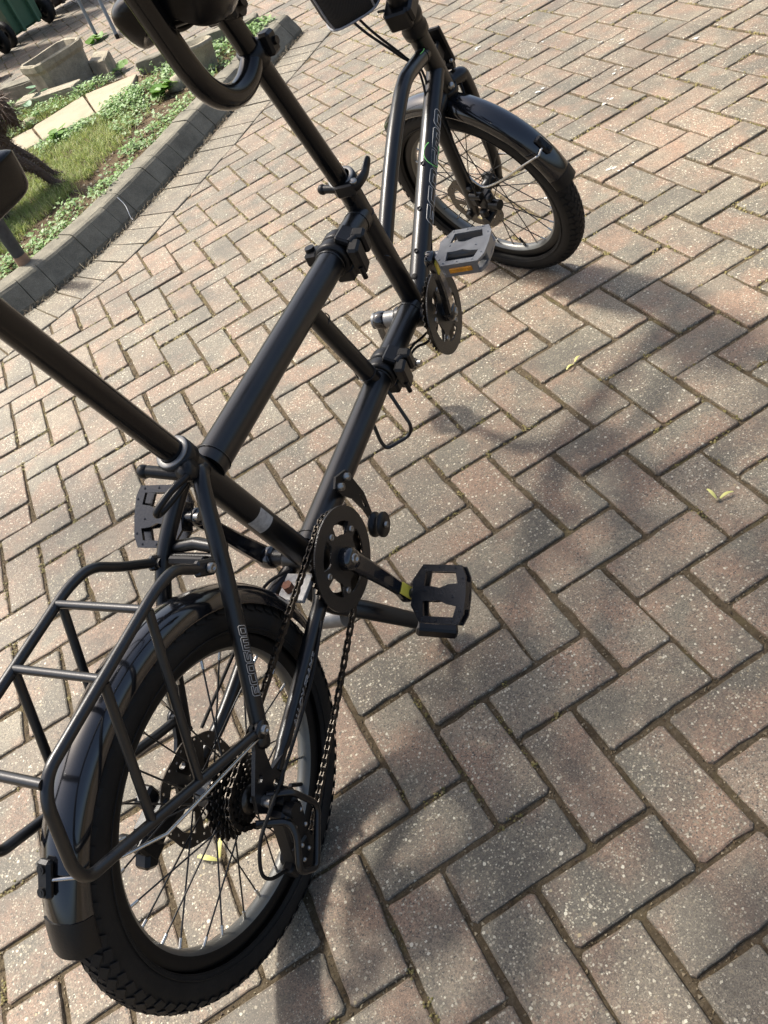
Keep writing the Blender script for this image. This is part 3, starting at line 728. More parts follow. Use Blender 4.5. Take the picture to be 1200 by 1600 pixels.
# --- saddles
def saddle(s0, t0):
    # (x, half width, top height, flank depth)
    mb = MB(); prof = [(-.150, .050, .018, .020), (-.146, .072, .026, .040), (-.120, .088, .030, .052), (-.080, .088, .026, .054), (-.040, .070, .018, .050), (.0, .050, .014, .046), (.045, .036, .012, .042), (.090, .032, .012, .044), (.118, .030, .010, .044), (.132, .024, .004, .038), (.138, .012, -.004, .024)]
    n = 22; vs = []; fs = []
    for (x, hw, zt, dp) in prof:
        for k in range(n):
            a = 2 * math.pi * k / n; ca, sa = math.cos(a), math.sin(a); y = math.copysign(abs(ca) ** .75, ca) * hw
            zz = zt * (abs(sa) ** .8) if sa > 0 else (-dp * abs(sa) ** .9 * 1.25 if abs(ca) > .5 else -.018)
            if sa <= 0 and abs(ca) > .5: y *= 1 - .18 * abs(sa)
            vs.append(V((s0 + x, y, t0 + zz)))
    for i in range(len(prof) - 1):
        for k in range(n): k2 = (k + 1) % n; fs.append((i * n + k, i * n + k2, (i + 1) * n + k2, (i + 1) * n + k))
    fs.append(list(range(n))[::-1]); fs.append([(len(prof) - 1) * n + k for k in range(n)])
    mb.add(vs, fs, True); sd_ = mb.build('saddle', M['saddle'], bike)
    sub = sd_.modifiers.new('s', 'SUBSURF'); sub.levels = 1; sub.render_levels = 2
    def rails(mb):
        for sg in (1, -1):
            mb.tube(rounded(Lp([(s0 - .128, sg * .036, t0 - .018), (s0 - .075, sg * .030, t0 - .046), (s0 + .02, sg * .022, t0 - .048), (s0 + .095, sg * .012, t0 - .018)]), .02), .0037, 10)
        mb.tube(Lp([(s0 - .128, -.045, t0 - .02), (s0 - .128, .045, t0 - .02)]), .009, 12)
    part('saddle_rail', M['plastic'], rails, sd_)
    def clamp(mb):
        mb.tube(Lp([(s0 - .004, -.026, t0 - .058), (s0 - .004, .026, t0 - .058)]), .012, 16)
        mb.box(L(s0 - .004, 0, t0 - .056), (X3, Y3, Z3), (.022, .026, .010), .004); mb.tube(Lp([(s0 - .004, -.032, t0 - .052), (s0 - .004, .032, t0 - .052)]), .006, 10)
        mb.tube(Lp([(s0 + .002, .0, t0 - .075), (s0 - .004, 0, t0 - .045)]), .015, 14)
    part('saddle_clamp', M['plastic'], clamp, sd_)
saddle(.818, 1.003); saddle(.198, 1.000)
# --- stoker handlebar clamped to the front seat post
stk = catmull(Lp([(.838, 0, .886), (.806, 0, .868), (.776, 0, .860), (.742, 0, .862), (.712, 0, .876), (.690, 0, .900), (.677, 0, .930), (.668, 0, .965), (.658, 0, 1.010), (.645, 0, 1.070), (.632, 0, 1.130)]), 6)
stoker = part('handlebar', M['bar'], lambda mb: mb.tube(stk, .0172, 26), label='stoker stem tube bending back from the front seat post')
part('handlebar_clamp', M['plastic'], lambda mb: (mb.lathe([(.0165, -.015), (.0205, -.014), (.0205, .014), (.0165, .015)], L(.829, 0, .878), L(-.33, 0, .94), 26), mb.box(L(.846, .022, .884), (X3, Y3, Z3), (.012, .010, .016), .004), mb.tube(Lp([(.848, -.030, .884), (.848, .036, .884)]), .006, 10)), stoker)
def grips(mb):
    mb.tube(catmull(Lp([(.48, -.29, 1.10), (.57, -.25, 1.11), (.62, -.16, 1.13), (.630, -.05, 1.135), (.632, 0, 1.135), (.630, .05, 1.135), (.62, .16, 1.13), (.57, .25, 1.11), (.48, .29, 1.10)]), 6), .0125, 16)
part('crossbar', M['bar'], grips, stoker)
# --- steerer, stem hinge, fork
ftop = F(-.044, -.020, .440); fbot = F(-.042, -.020, .262)
part('headset', M['plastic'], lambda mb: mb.lathe([(.021, -.008), (.0235, -.006), (.0235, .006), (.021, .009)], L(1.4575, 0, .5285), L(-.366, 0, .93), 26))
part('headset', M['plastic'], lambda mb: (mb.lathe([(.0205, -.012), (.026, -.010), (.027, .004), (.024, .012), (.025, .016), (.022, .024)], L(1.398, 0, .682), L(-.366, 0, .93), 26),))
def stem(mb):
    d = L(-.366, 0, .93); a = L(1.3905, 0, .701)
    mb.lathe([(.018, 0), (.027, .002), (.0285, .012), (.026, .022)], a, d, 26)
    mb.box(a + d * .030 + L(-.006, -.004, 0), (V(d), Y3, V(d).cross(Y3)), (.016, .030, .026), .005)
    mb.box(a + d * .022 + L(-.030, -.006, -.004), (V(d), Y3, V(d).cross(Y3)), (.020, .024, .008), .004)
    mb.tube([a + d * .04, a + d * .12, a + d * .32], [.0225, .019, .018], 22)
part('folding_stem', M['plastic'], stem)
part('front_handlebar', M['bar'], lambda mb: mb.tube([L(1.29, 0, 1.0) + FY * k for k in (-.28, 0, .28)], .0127, 16))
part('luggage_bracket', M['plastic'], lambda mb: (mb.box(L(1.480, .004, .612), (V((-.36, 0, .93)), Y3, V((.93, 0, .36))), (.045, .019, .005), .003), mb.box(L(1.455, .0, .605), (V((-.36, 0, .93)), Y3, V((.93, 0, .36))), (.018, .012, .020), .003), mb.tube(Lp([(1.488, -.010, .566), (1.488, .020, .566)]), .008, 12)))
part('bracket_bolt', M['bolt'], lambda mb: mb.ball(L(1.478, .020, .578), .0045, 10))
def fork(mb):
    crown = F(-.040, -.016, .288)
    mb.tube([L(1.462, 0, .522), crown], [.0195, .022], 22)
    for sg in (1, -1):
        pts = [crown + FX * .004 + FY * (sg * .006), F(-.046, -.012 + sg * .040, .284), F(-.044, -.008 + sg * .056, .262), F(-.036, -.002 + sg * .058, .160), F(-.018, sg * .057, .040), F(-.004, sg * .056, -.006)]
        mb.tube(catmull(pts, 6), [.017] * 8 + [.0165] * 8 + [.015] * 6 + [.013] * 5 + [.0115] * 4, 18)
        mb.box(F(-.002, sg * .056, -.004), (FX, FY, FZ), (.012, .005, .018), .003)
        mb.tube([F(0, sg * .050, 0), F(0, sg * .068, 0)], .0085, 12)
part('fork', M['frame'], fork)
part('crown_bolt', M['bolt'], lambda mb: mb.ball(F(-.066, -.006, .300), .008, 12))
# --- mudguards: thin curved strips around the wheels
def mudguard(mtx, a0, a1, r, label, capdeg=9):
    def strip(mb, b0, b1, hw, off):
        prof = [(r - .020 + off, -hw), (r - .009 + off, -hw * .93), (r + .001 + off, -hw * .66), (r + .005 + off, -hw * .25), (r + .006 + off, 0), (r + .005 + off, hw * .25), (r + .001 + off, hw * .66), (r - .009 + off, hw * .93), (r - .020 + off, hw)]
        prof += [(a - .0016, b) for a, b in prof[::-1]]
        seg = max(6, int(abs(b1 - b0) / 3)); vs = []; fs = []; n = len(prof)
        for i in range(seg + 1):
            a = R_(b0 + (b1 - b0) * i / seg)
            for (rr, h) in prof: vs.append(mtx @ V((math.cos(a) * rr, h, math.sin(a) * rr)))
        for i in range(seg):
            for k in range(n): k2 = (k + 1) % n; fs.append((i * n + k, i * n + k2, (i + 1) * n + k2, (i + 1) * n + k))
        mb.add(vs, fs, True); mb.add(vs[:n], [list(range(n))], False); mb.add(vs[-n:], [list(range(n))[::-1]], False)
    mb = MB(); strip(mb, a0, a1, .0305, 0); g = mb.build('mudguard', M['gloss'], bike); g['label'] = label
    return g, strip
RM = Matrix.Translation(AX)
rg, rstrip = mudguard(RM, 2, 150, .277, 'rear mudguard')
mb = MB(); rstrip(mb, 143, 152, .0312, .001); mb.build('end_cap', M['plastic'], rg)
fg, fstrip = mudguard(FM, 50, 166, .277, 'front mudguard')
mb = MB(); fstrip(mb, 163, 168.5, .0312, .001); mb.build('end_cap', M['plastic'], fg)
def clip(mtx, a, r, parent, rot):
    c = mtx @ V((math.cos(R_(a)) * (r + .010), 0, math.sin(R_(a)) * (r + .010))); q = mtx.to_3x3()
    rad = q @ V((math.cos(R_(a)), 0, math.sin(R_(a)))); tan = q @ V((-math.sin(R_(a)), 0, math.cos(R_(a)))); y = q @ Y3
    mb = MB(); mb.box(c, (tan, y, rad), (.021, .0095, .005), .0035)
    for sg in (-1, 1): mb.tube([c + tan * (sg * .012) + rad * .004, c + tan * (sg * .012) + rad * .0075], .0052, 12)
    mb.build('stay_clip', M['plastic'], parent)
    for sg in (-1, 1):
        mb = MB(); mb.tube([c + tan * (sg * .012) + rad * .0072, c + tan * (sg * .012) + rad * .0080], .0028, 10); mb.build('clip_screw', M['plastic'], parent)
    return c, y
c, y = clip(RM, 132.5, .277, rg, 0)
part('mudguard_stay', M['steel'], lambda mb: mb.tube([c - y * .006, c - y * .034 + L(.012, 0, -.010), L(-.105, .066, .405), L(.058, .070, .325)], .0021, 10), rg)
part('mudguard_stay', M['steel'], lambda mb: mb.tube([c + y * .006, c + y * .034 + L(.012, 0, -.010), L(-.105, -.066, .405), L(.0, -.072, .262)], .0021, 10), rg)
c, y = clip(FM, 148, .277, fg, 0)
part('mudguard_stay', M['steel'], lambda mb: mb.tube(catmull([c + y * .004, c + y * .028 - FZ * .004, F(-.248, .038, .156), F(-.211, .050, .141), F(-.159, .058, .113), F(-.113, .060, .091), F(-.083, .062, .084), F(-.064, .062, .100), F(-.056, .060, .112)], 6), .0024, 10), fg)
part('mudguard_stay', M['steel'], lambda mb: mb.tube(catmull([c - y * .006, F(-.205, -.045, .105), F(-.130, -.062, .062), F(-.03, -.066, .05)], 6), .0021, 10), fg)
# --- front disc caliper on the left leg, hose
def caliper_f(mb):
    for (x, v, z, hx, hv, hz) in ((-.062, .050, .030, .020, .020, .030), (-.052, .070, .048, .014, .012, .018), (-.090, .060, .022, .014, .016, .014), (-.064, .076, .012, .012, .010, .018), (-.094, .064, .052, .010, .012, .012), (-.046, .062, .078, .012, .012, .010)):
        mb.box(F(x * .92, v, z), (FX, FY, FZ), (hx * .72, hv * .75, hz * .72), .004)
    mb.tube([F(-.105, .062, .030), F(-.078, .062, .030)], .012, 14); mb.tube([F(-.062, .052, -.004), F(-.062, .086, -.004)], .010, 14); mb.tube([F(-.072, .070, .062), F(-.040, .070, .062)], .009, 12)
part('brake_caliper', M['plastic'], caliper_f)
part('axle_nut', M['plastic'], lambda mb: mb.tube([F(-.002, .060, -.004), F(-.002, .078, -.004)], .0095, 8))
part('brake_hose', M['rubber'], lambda mb: mb.tube(catmull([F(-.060, .052, .330), F(-.066, .056, .260), F(-.066, .066, .170), F(-.072, .076, .105), F(-.060, .074, .060)], 7), .0025, 8))
# --- rear caliper
def caliper_r(mb):
    for (s, w, t, a, b, c_) in ((-.062, -.052, .300, .026, .016, .018), (-.092, -.062, .286, .014, .014, .022), (-.044, -.064, .322, .014, .010, .012)): mb.box(L(s, w, t), (X3, Y3, Z3), (a, b, c_), .004)
    mb.tube(Lp([(-.098, -.055, .300), (-.098, -.090, .300)]), .010, 12)
rcal = part('brake_caliper', M['plastic'], caliper_r)
part('caliper_body', M['plastic'], lambda mb: (mb.box(L(-.100, -.062, .276), (V((.8, 0, .6)), Y3, V((-.6, 0, .8))), (.018, .013, .012), .005), mb.tube(Lp([(-.085, -.060, .268), (-.112, -.060, .264)]), .006, 10)), rcal)
# --- drivetrain
def ring(s0, t0, name):
    c = L(s0, .060, t0); mb = MB()
    outer = circ(.0815, 72); holes = []
    for k in range(5):
        a0 = 2 * math.pi * k / 5 + .35; lo = []
        for i in range(7): lo.append((.0585, a0 + .16 + i * .135))
        for i in range(7): lo.append((.0375 if 0 < i < 6 else .043, a0 + .97 - i * .135))
        holes.append([(r * math.cos(a), r * math.sin(a)) for r, a in lo])
    holes.append(circ(.012, 12))
    mb.plate(outer, holes, c + L(0, .006, 0), X3, Z3, .0026)
    g = mb.build('chain_guard', M['carbon'], bike)
    mb = MB(); nt = 38; o2 = []
    for i in range(nt * 4):
        a = 2 * math.pi * i / (nt * 4); o2.append(((.0765 if i % 4 in (0, 1) else .0712) * math.cos(a), (.0765 if i % 4 in (0, 1) else .0712) * math.sin(a)))
    mb.plate(o2, [circ(.052, 40)], c - L(0, .006, 0), X3, Z3, .0025)
    for k in range(5): 
        a = 2 * math.pi * k / 5 + .35; mb.box(c + V((math.cos(a) * .037, 0, math.sin(a) * .037)), (V((math.cos(a), 0, math.sin(a))), Y3, V((-math.sin(a), 0, math.cos(a)))), (.022, .003, .007), .001)
    mb.build('chainring', M['chain'], bike)
    for k in range(5):
        mb = MB(); a = 2 * math.pi * k / 5 + .35 - .05; mb.lathe([(0, .0024), (.0025, .0024), (.0025, .0012), (.0028, .0030), (.0050, .0030), (.0050, 0)], c + L(0, .0066, 0) + V((math.cos(a) * .0495, 0, math.sin(a) * .0495)), -Y3, 12)
        mb.build('chainring_bolt', M['bolt'], g)
ring(.368, .305, 'rear'); ring(.960, .318, 'front')
def crank(bb, end, side, label):
    a = L(bb[0], side * .072, bb[1]); b = L(end[0], side * .100, end[1]); d = (b - a).normalized(); ln = (b - a).length; n_ = (Y3 * -side - d * (Y3 * -side).dot(d)).normalized(); s_ = d.cross(n_)
    def arm(mb):
        mb.lathe([(0, .012), (.010, .012), (.0165, .009), (.0185, 0), (.0185, -.012), (.0165, -.016), (0, -.016)], a + n_ * .004, n_, 22)
        N_ = 12; vs = []; fs = []
        for i in range(N_ + 1):
            t = i / N_; p = a.lerp(b, t) + n_ * (.004 + .004 * math.sin(t * math.pi)); hw = .0155 - .0045 * min(1, t * 1.4) + (.003 if t > .9 else 0); th = .0075 - .001 * t
            for (x, z) in ((-1, -.6), (-.7, -1), (.7, -1), (1, -.6), (1, .6), (.7, 1), (-.7, 1), (-1, .6)): vs.append(p + s_ * (hw * x) + n_ * (th * z))
        for i in range(N_):
            for k in range(8): fs.append((i * 8 + k, i * 8 + (k + 1) % 8, (i + 1) * 8 + (k + 1) % 8, (i + 1) * 8 + k))
        fs.append(list(range(8))[::-1]); fs.append([N_ * 8 + k for k in range(8)]); mb.add(vs, fs, False)
        mb.lathe([(0, .008), (.0125, .008), (.0142, .005), (.0142, -.005), (.0125, -.008), (0, -.008)], b + n_ * .003, n_, 20)
    cr = part('crank', M['gloss'], arm, label=label)
    part('crank_bolt', M['bolt'], lambda mb: mb.lathe([(0, .0140), (.004, .0140), (.004, .0155), (.0075, .0155), (.0080, .012)], a + n_ * .003, n_, 14), cr)
    return a, b, d, n_, s_, cr
def pedal(c, ex, ey, mat, label, refl=False, wide=.050):
    """platform pedal: ex along the spindle (outwards), ey front to back"""
    ex, ey = V(ex).normalized(), V(ey); ey = (ey - ex * ey.dot(ex)).normalized(); ez = ex.cross(ey)
    w, d = wide, .047
    out = [(-w, -.020), (-w * .62, -d), (w * .80, -d), (w * .98, -.030), (w * 1.02, 0), (w * .98, .030), (w * .80, d), (-w * .62, d), (-w, .020), (-w * .94, 0)]
    h1 = [(-w * .55, .012), (-w * .50, .036), (w * .60, .036), (w * .70, .018), (w * .35, .016), (w * .05, .010), (-w * .25, .012)]
    h2 = [(x, -yy) for x, yy in h1[::-1]]
    mb = MB()
    for sg in (1, -1): mb.plate(out, [h1, h2], V(c) + ez * (sg * .0100), ex, ey, .0050)
    for yy in (-.0445, .0445): mb.box(V(c) + ey * yy + ex * .004, (ex, ey, ez), (w * .66, .0026, .0100), .001)
    for xx in (-.92, .94): mb.box(V(c) + ex * (w * xx), (ex, ey, ez), (.0028, .022, .0100), .001)
    mb.tube([V(c) - ex * (w + .012), V(c) + ex * (w * .95)], .0088, 14)
    for (px, py) in ((-.75, -.030), (-.55, -.042), (0, -.0425), (.6, -.042), (.86, -.026), (.88, .026), (.6, .042), (0, .0425), (-.55, .042), (-.75, .030), (-.5, .004), (.55, -.004)):
        for sg in (1, -1):
            p = V(c) + ex * (px * w) + ey * py + ez * (sg * .0123); q = [p + ex * .0028 - ey * .0015, p - ex * .0028 - ey * .0015, p + ey * .003, p + ez * (sg * .0024)]
            mb.add(q, [(0, 1, 3), (1, 2, 3), (2, 0, 3)], False)
    pd = mb.build('pedal', mat, bike); pd['label'] = label
    if refl:
        part('reflector', M['amber'], lambda mb: mb.box(V(c) - ey * .0475 + ex * .004, (ex, ey, ez), (w * .44, .0020, .0046), .0008), pd)
    part('pedal_spindle', M['bolt'], lambda mb: mb.tube([V(c) - ex * (w + .022), V(c) - ex * (w + .008)], .0062, 12), pd)
    return pd
RO = L(0, 1, 0)
a, b, d, n_, s_, cr = crank((.368, .305), (.411, .159), 1, 'right rear crank')
part('caution_sticker', M['yellow'], lambda mb: mb.box(b - d * .014 + n_ * .0128, (d, s_, n_), (.015, .0098, .0016), .0004), cr)
pedal(L(.410, .166, .162), RO, V((.86, 0, .51)), M['pedal'], 'black pedal beside the kickstand', wide=.047)
a, b, d, n_, s_, cr = crank((.368, .305), (.327, .452), -1, 'left rear crank')
pedal(L(.322, -.160, .458), -RO, V((.80, 0, .60)), M['pedal'], 'black pedal behind the seat stays', wide=.047)
a, b, d, n_, s_, cr = crank((.960, .318), (.912, .463), 1, 'right front crank pointing up')
part('caution_sticker', M['yellow'], lambda mb: mb.box(b - d * .016 + n_ * .0128, (d, s_, n_), (.015, .0098, .0016), .0004), cr)
pedal(L(.920, .166, .462), RO, V((1, 0, .10)), M['pedal_lit'], 'shiny black pedal with amber reflector near the front wheel', True, wide=.047)
a, b, d, n_, s_, cr = crank((.960, .318), (1.010, .172), -1, 'left front crank pointing down')
pedal(L(1.030, -.138, .150), -RO, V((.72, 0, -.69)), M['pedal'], 'black pedal hidden behind the lower hinge', wide=.047)
part('spindle_cap', M['dull'], lambda mb: mb.tube(Lp([(.960, -.036, .318), (.960, -.088, .318)]), .0165, 22))
part('spindle_cap', M['plastic'], lambda mb: mb.tube(Lp([(.368, -.036, .305), (.368, -.072, .305)]), .0135, 18))
# cassette
def cassette(mb):
    for k in range(7):
        r = .058 - .0050 * k; w = .020 + .0046 * k; nt = 28 - 2 * k; o2 = []
        for i in range(nt * 4):
            a = 2 * math.pi * i / (nt * 4); rr = r if i % 4 in (0, 1) else r - .0042; o2.append((rr * math.cos(a), rr * math.sin(a)))
        mb.plate(o2, [circ(r * .55, 18)], AX + L(0, w, 0), X3, Z3, .0019)
    mb.lathe([(.010, .016), (.024, .016), (.020, .050), (.013, .054), (.010, .054)], AX, -Y3, 24)
part('cassette', M['chain'], cassette)
# chain: real links on the run ring -> cassette -> derailleur -> ring
def circle_pts(c, r, a0, a1, w, n=14): return [L(c[0] + r * math.cos(R_(a0 + (a1 - a0) * i / n)), w, c[1] + r * math.sin(R_(a0 + (a1 - a0) * i / n))) for i in range(n + 1)]
path = circle_pts((.368, .305), .0745, -78, 97, .055) + circle_pts((0, .262), .040, 100, 232, .042)
path += [L(.000, .046, .178), L(.016, .048, .166), L(.020, .048, .150), L(.006, .048, .128), L(-.004, .049, .105), L(.006, .050, .090), L(.024, .051, .092)] + [L(.20, .054, .163)]
path = path + [path[0]]
def chain(mb):
    step = .0127; acc = 0; pts = [path[0]]; prev = path[0]
    for q in path[1:]:
        while (q - prev).length >= step - 1e-9:
            # march along to the next pin
            prev = prev + (q - prev).normalized() * step; pts.append(prev)
    for i in range(len(pts) - 1):
        a, b = pts[i], pts[i + 1]; d = (b - a); ln = d.length
        if ln < .006: continue
        d.normalize(); up = Y3.cross(d).normalized(); off = .0036 if i % 2 else .0025; m = (a + b) / 2
        o2 = []
        for sx in (1, -1):
            for t in range(5):
                an = R_(-90 + 45 * t) if sx > 0 else R_(90 + 45 * t); o2.append((sx * .00635 + .0042 * math.cos(an), .0042 * math.sin(an)))
            o2.append((0, sx * .0029))
        for sg in (1, -1): mb.plate(o2, [], m + Y3 * (sg * off), d, up, .0010)
        mb.tube([a - Y3 * .0040, a + Y3 * .0040], .0026, 8)
part('chain', M['chain'], chain)
# derailleur with wire guard
def derailleur(mb):
    e1, e3 = V((.91, 0, -.415)), V((.415, 0, .91))
    mb.tube(Lp([(.018, .056, .240), (.018, .088, .238)]), .0145, 16)
    mb.box(L(-.008, .080, .197), (e1, Y3, e3), (.021, .015, .044), .006)
    mb.box(L(-.002, .094, .212), (e1, Y3, e3), (.0175, .006, .024), .004)
    mb.box(L(-.024, .090, .172), (e1, Y3, e3), (.016, .008, .018), .005)
    mb.tube(Lp([(-.030, .058, .152), (-.030, .094, .152)]), .0135, 16)
    mb.tube(Lp([(.004, .090, .236), (.004, .104, .236)]), .0105, 14)
    mb.box(L(-.044, .074, .150), (X3, Y3, Z3), (.009, .009, .012), .003)
    for (s, t, r) in ((.006, .148, .017), (.006, .098, .017)):
        mb.lathe([(0, -.003), (r, -.003), (r + .003, 0), (r, .003), (0, .003)], L(s, .050, t), -Y3, 22)
    out = [(-.012, .155), (.016, .158), (.018, .090), (-.004, .084), (-.014, .10)]
    for w in (.044, .056): mb.plate(out, [], L(0, w, 0), X3, Z3, .0018)
der = part('derailleur', M['plastic'], derailleur)
for (s, w, t) in ((.012, .1005, .222), (-.012, .1005, .218), (.002, .1005, .198), (-.022, .0985, .184), (-.018, .0985, .166), (-.034, .0985, .166)): part('rivet', M['bolt'], lambda mb: mb.ball(L(s, w, t), .0034, 10), der)
part('derailleur_guard', M['frame'], lambda mb: mb.tube(rounded(Lp([(-.030, .068, .258), (-.010, .098, .232), (-.020, .106, .216), (-.055, .106, .178), (-.034, .106, .142), (.032, .106, .196), (.022, .098, .252), (.008, .070, .262)]), .013), .0047, 12), der)
part('axle_nut', M['bolt'], lambda mb: mb.tube(Lp([(0, .056, .262), (0, .082, .262)]), .008, 6))
part('gear_cable', M['rubber'], lambda mb: mb.tube(catmull(Lp([(.262, .064, .292), (.18, .072, .272), (.09, .078, .264), (.035, .084, .266), (-.010, .088, .268), (-.050, .084, .256), (-.076, .080, .224), (-.074, .076, .192), (-.052, .074, .162)]), 7), .0026, 8))
# chain tensioner pulley on the boom
def tens(mb):
    mb.plate([(.470, .352), (.486, .362), (.516, .348), (.520, .325), (.528, .282), (.520, .238), (.508, .236), (.506, .262), (.496, .300), (.478, .328)], [[(.510, .262), (.514, .290), (.518, .285), (.516, .260)]], L(0, .030, 0), X3, Z3, .004)
tb = part('tensioner_bracket', M['plastic'], tens)
part('pulley', M['plastic'], lambda mb: mb.lathe([(0, -.010), (.0215, -.010), (.0215, -.006), (.0165, -.004), (.0165, .004), (.0215, .006), (.0215, .010), (0, .010)], L(.492, .056, .240), -Y3, 26), tb)
for s, t in ((.481, .345), (.506, .342)): part('tensioner_bolt', M['bolt'], lambda mb: mb.lathe([(0, .008), (.003, .008), (.003, .006), (.0062, .008), (.0066, 0)], L(s, .032, t), -Y3, 14), tb)
part('tensioner_bolt', M['bolt'], lambda mb: (mb.lathe([(0, .004), (.0028, .004), (.005, .005), (.0052, 0)], L(.492, .068, .240), -Y3, 12),), tb)
# kickstand
def stand(mb):
    mb.tube(rounded(Lp([(.338, .000, .262), (.345, .004, .215), (.372, .040, .165), (.415, .086, .075)]), .02), [.015] * 1 + [.0135] * 14 + [.012] * 1, 14, flat=(1.2, .62))
ks = part('kickstand', M['frame'], stand)
part('rubber_foot', M['plastic'], lambda mb: mb.box(L(.428, .108, .036), (L(.18, .62, -.30).normalized(), L(.9, -.3, .1).normalized(), L(.18, .62, -.30).normalized().cross(L(.9, -.3, .1).normalized())), (.036, .014, .013), .004), ks)
part('pivot_casting', M['dull'], lambda mb: mb.tube(Lp([(.350, -.050, .158), (.354, .012, .168)]), .0165, 20), ks)
def plate_(mb): mb.box(L(.312, .002, .302), (L(.92, 0, .05), Y3, Z3), (.026, .024, .004), .001)
mp = part('mounting_plate', M['sticker'], plate_)
part('mounting_bolt', M['rust'], lambda mb: mb.tube(Lp([(.306, -.004, .306), (.306, -.004, .319)]), .0085, 6), mp)
part('wire_rest', M['frame'], lambda mb: mb.tube(rounded(Lp([(.748, .012, .318), (.728, .040, .240), (.722, .030, .222), (.690, -.006, .222), (.692, -.012, .240), (.716, -.022, .318)]), .012), .0036, 10))
# cables
part('brake_cable', M['rubber'], lambda mb: mb.tube(catmull(Lp([(1.33, -.110, .790), (1.305, -.062, .735), (1.330, -.020, .665), (1.380, -.012, .600), (1.30, -.004, .490), (1.15, 0, .400), (1.02, .012, .305), (.985, .018, .278), (.93, .020, .290), (.880, .014, .302), (.80, .012, .300)]), 6), .0026, 8))
part('brake_cable', M['rubber'], lambda mb: mb.tube(catmull(Lp([(1.345, -.100, .780), (1.322, -.054, .725), (1.352, -.018, .650), (1.392, -.010, .590), (1.31, .004, .484), (1.15, .006, .394), (1.02, .020, .295), (.975, .026, .268), (.92, .028, .282), (.875, .020, .300), (.80, .018, .298)]), 6), .0026, 8))
part('brake_cable', M['rubber'], lambda mb: mb.tube(Lp([(1.352, -.040, .742), (1.312, -.010, .752)]), .0026, 8))
part('brake_hose', M['rubber'], lambda mb: mb.tube(catmull(Lp([(1.478, .016, .566), (1.486, .022, .530), (1.470, .028, .500), (1.462, .026, .470), (1.478, .022, .440)]), 7), .0025, 8))
part('brake_hose', M['rubber'], lambda mb: mb.tube(catmull(Lp([(.335, -.010, .320), (.300, -.052, .310), (.20, -.064, .292), (.08, -.070, .278)]), 7), .0026, 8))
part('frame_sticker', M['sticker'], lambda mb: mb.lathe([(.0209, -.016), (.0209, .016)], L(.330, 0, .450), L(-.265, 0, .964), 10, a0=R_(195), a1=R_(285), ref=V((1, 0, 0))))
# --- rear rack
rack = link('luggage_rack', None, bike)
rack_mesh = MB(); rack_mesh.tube(Lp([(-.1385, -.068, .600), (-.1385, .068, .600)]), .0058, 14); bpy.data.objects.remove(rack)
rack = rack_mesh.build('luggage_rack', M['rack'], bike)
for sg in (1, -1):
    rail = [((.168, .058, .540) if sg > 0 else (.200, -.052, .508)), (.150, sg * .060, .560), (.128, sg * .066, .590), (.090, sg * .068, .600), (-.128, sg * .068, .603), (-.150, sg * .068, .585), (-.186, sg * .068, .512), (-.186, sg * .068, .488), (-.150, sg * .068, .466), (.030, sg * .068, .352), (.060, sg * .069, .334)]
    part('rail', M['rack'], lambda mb: mb.tube(rounded(Lp(rail), .03, 7), .0066, 14), rack)
    for (s0, t0, s1, t1) in ((.068, .594, -.036, .396), (-.026, .597, -.104, .440)):
        part('strut', M['rack'], lambda mb: mb.tube(Lp([(s0, sg * .068, t0), (s1, sg * .068, t1)]), .0056, 12), rack)
    part('rail_tab', M['rack'], lambda mb: mb.box(L(.166, .060, .543) if sg > 0 else L(.196, -.054, .512), (L(.5, 0, -.5).normalized(), Y3, L(.5, 0, .5).normalized()), (.017, .005, .010), .003), rack)
    part('rail_tab', M['rack'], lambda mb: mb.lathe([(0, -.003), (.0125, -.003), (.0125, .003), (0, .003)], L(.066, sg * .0735, .333), -Y3, 18), rack)
    for p in (L(.168, .066, .541) if sg > 0 else L(.192, -.044, .516), L(.066, sg * .0765, .333)): part('rack_bolt', M['bolt'], lambda mb: mb.lathe([(0, .004), (.0028, .004), (.0028, .0055), (.0062, .0055), (.0066, 0)], p, -Y3 * sg, 14), rack)
for (s, t) in ((.064, .601), (-.024, .602)):
    part('crossbar', M['rack'], lambda mb: mb.tube(Lp([(s, -.068, t), (s, .068, t)]), .0052, 14), rack)
part('mudguard_bracket', M['plastic'], lambda mb: (mb.box(L(.205, 0, .508), (L(.7, 0, -.7).normalized(), Y3, L(.7, 0, .7).normalized()), (.020, .030, .006), .003), mb.tube(Lp([(.206, -.05, .512), (.206, .05, .512)]), .006, 10)))
# --- lettering wrapped on the tubes
def lettering(body, p0, d, up, r, size, mat, name, outline=.0009, stretch=1.0, shear=.0, ang0=0):
    """outline letters rolled round a tube that starts at p0 along d; up = where the letter tops point"""
    cu = bpy.data.curves.new('t', 'FONT'); cu.body = body; cu.size = size; cu.shear = shear
    cu.align_x = 'LEFT'; cu.align_y = 'CENTER'; cu.resolution_u = 3
    if outline: cu.fill_mode = 'NONE'; cu.bevel_depth = outline; cu.bevel_resolution = 0
    else: cu.extrude = .0002
    ob = link('t', cu); dg = bpy.context.evaluated_depsgraph_get(); me = bpy.data.meshes.new_from_object(ob.evaluated_get(dg)); bpy.data.objects.remove(ob)
    d = V(d).normalized(); up = (V(up) - d * V(up).dot(d)).normalized(); out = d.cross(up)
    for v in me.vertices:
        x, y_, z = v.co; a = y_ / r + ang0; q = r + .0004 + max(-.0004, min(.0006, z))
        v.co = V(p0) + d * (x * stretch) + (out * math.cos(a) + up * math.sin(a)) * q
    me.materials.clear(); me.materials.append(mat); me.name = name
    return link(name, me, frame)
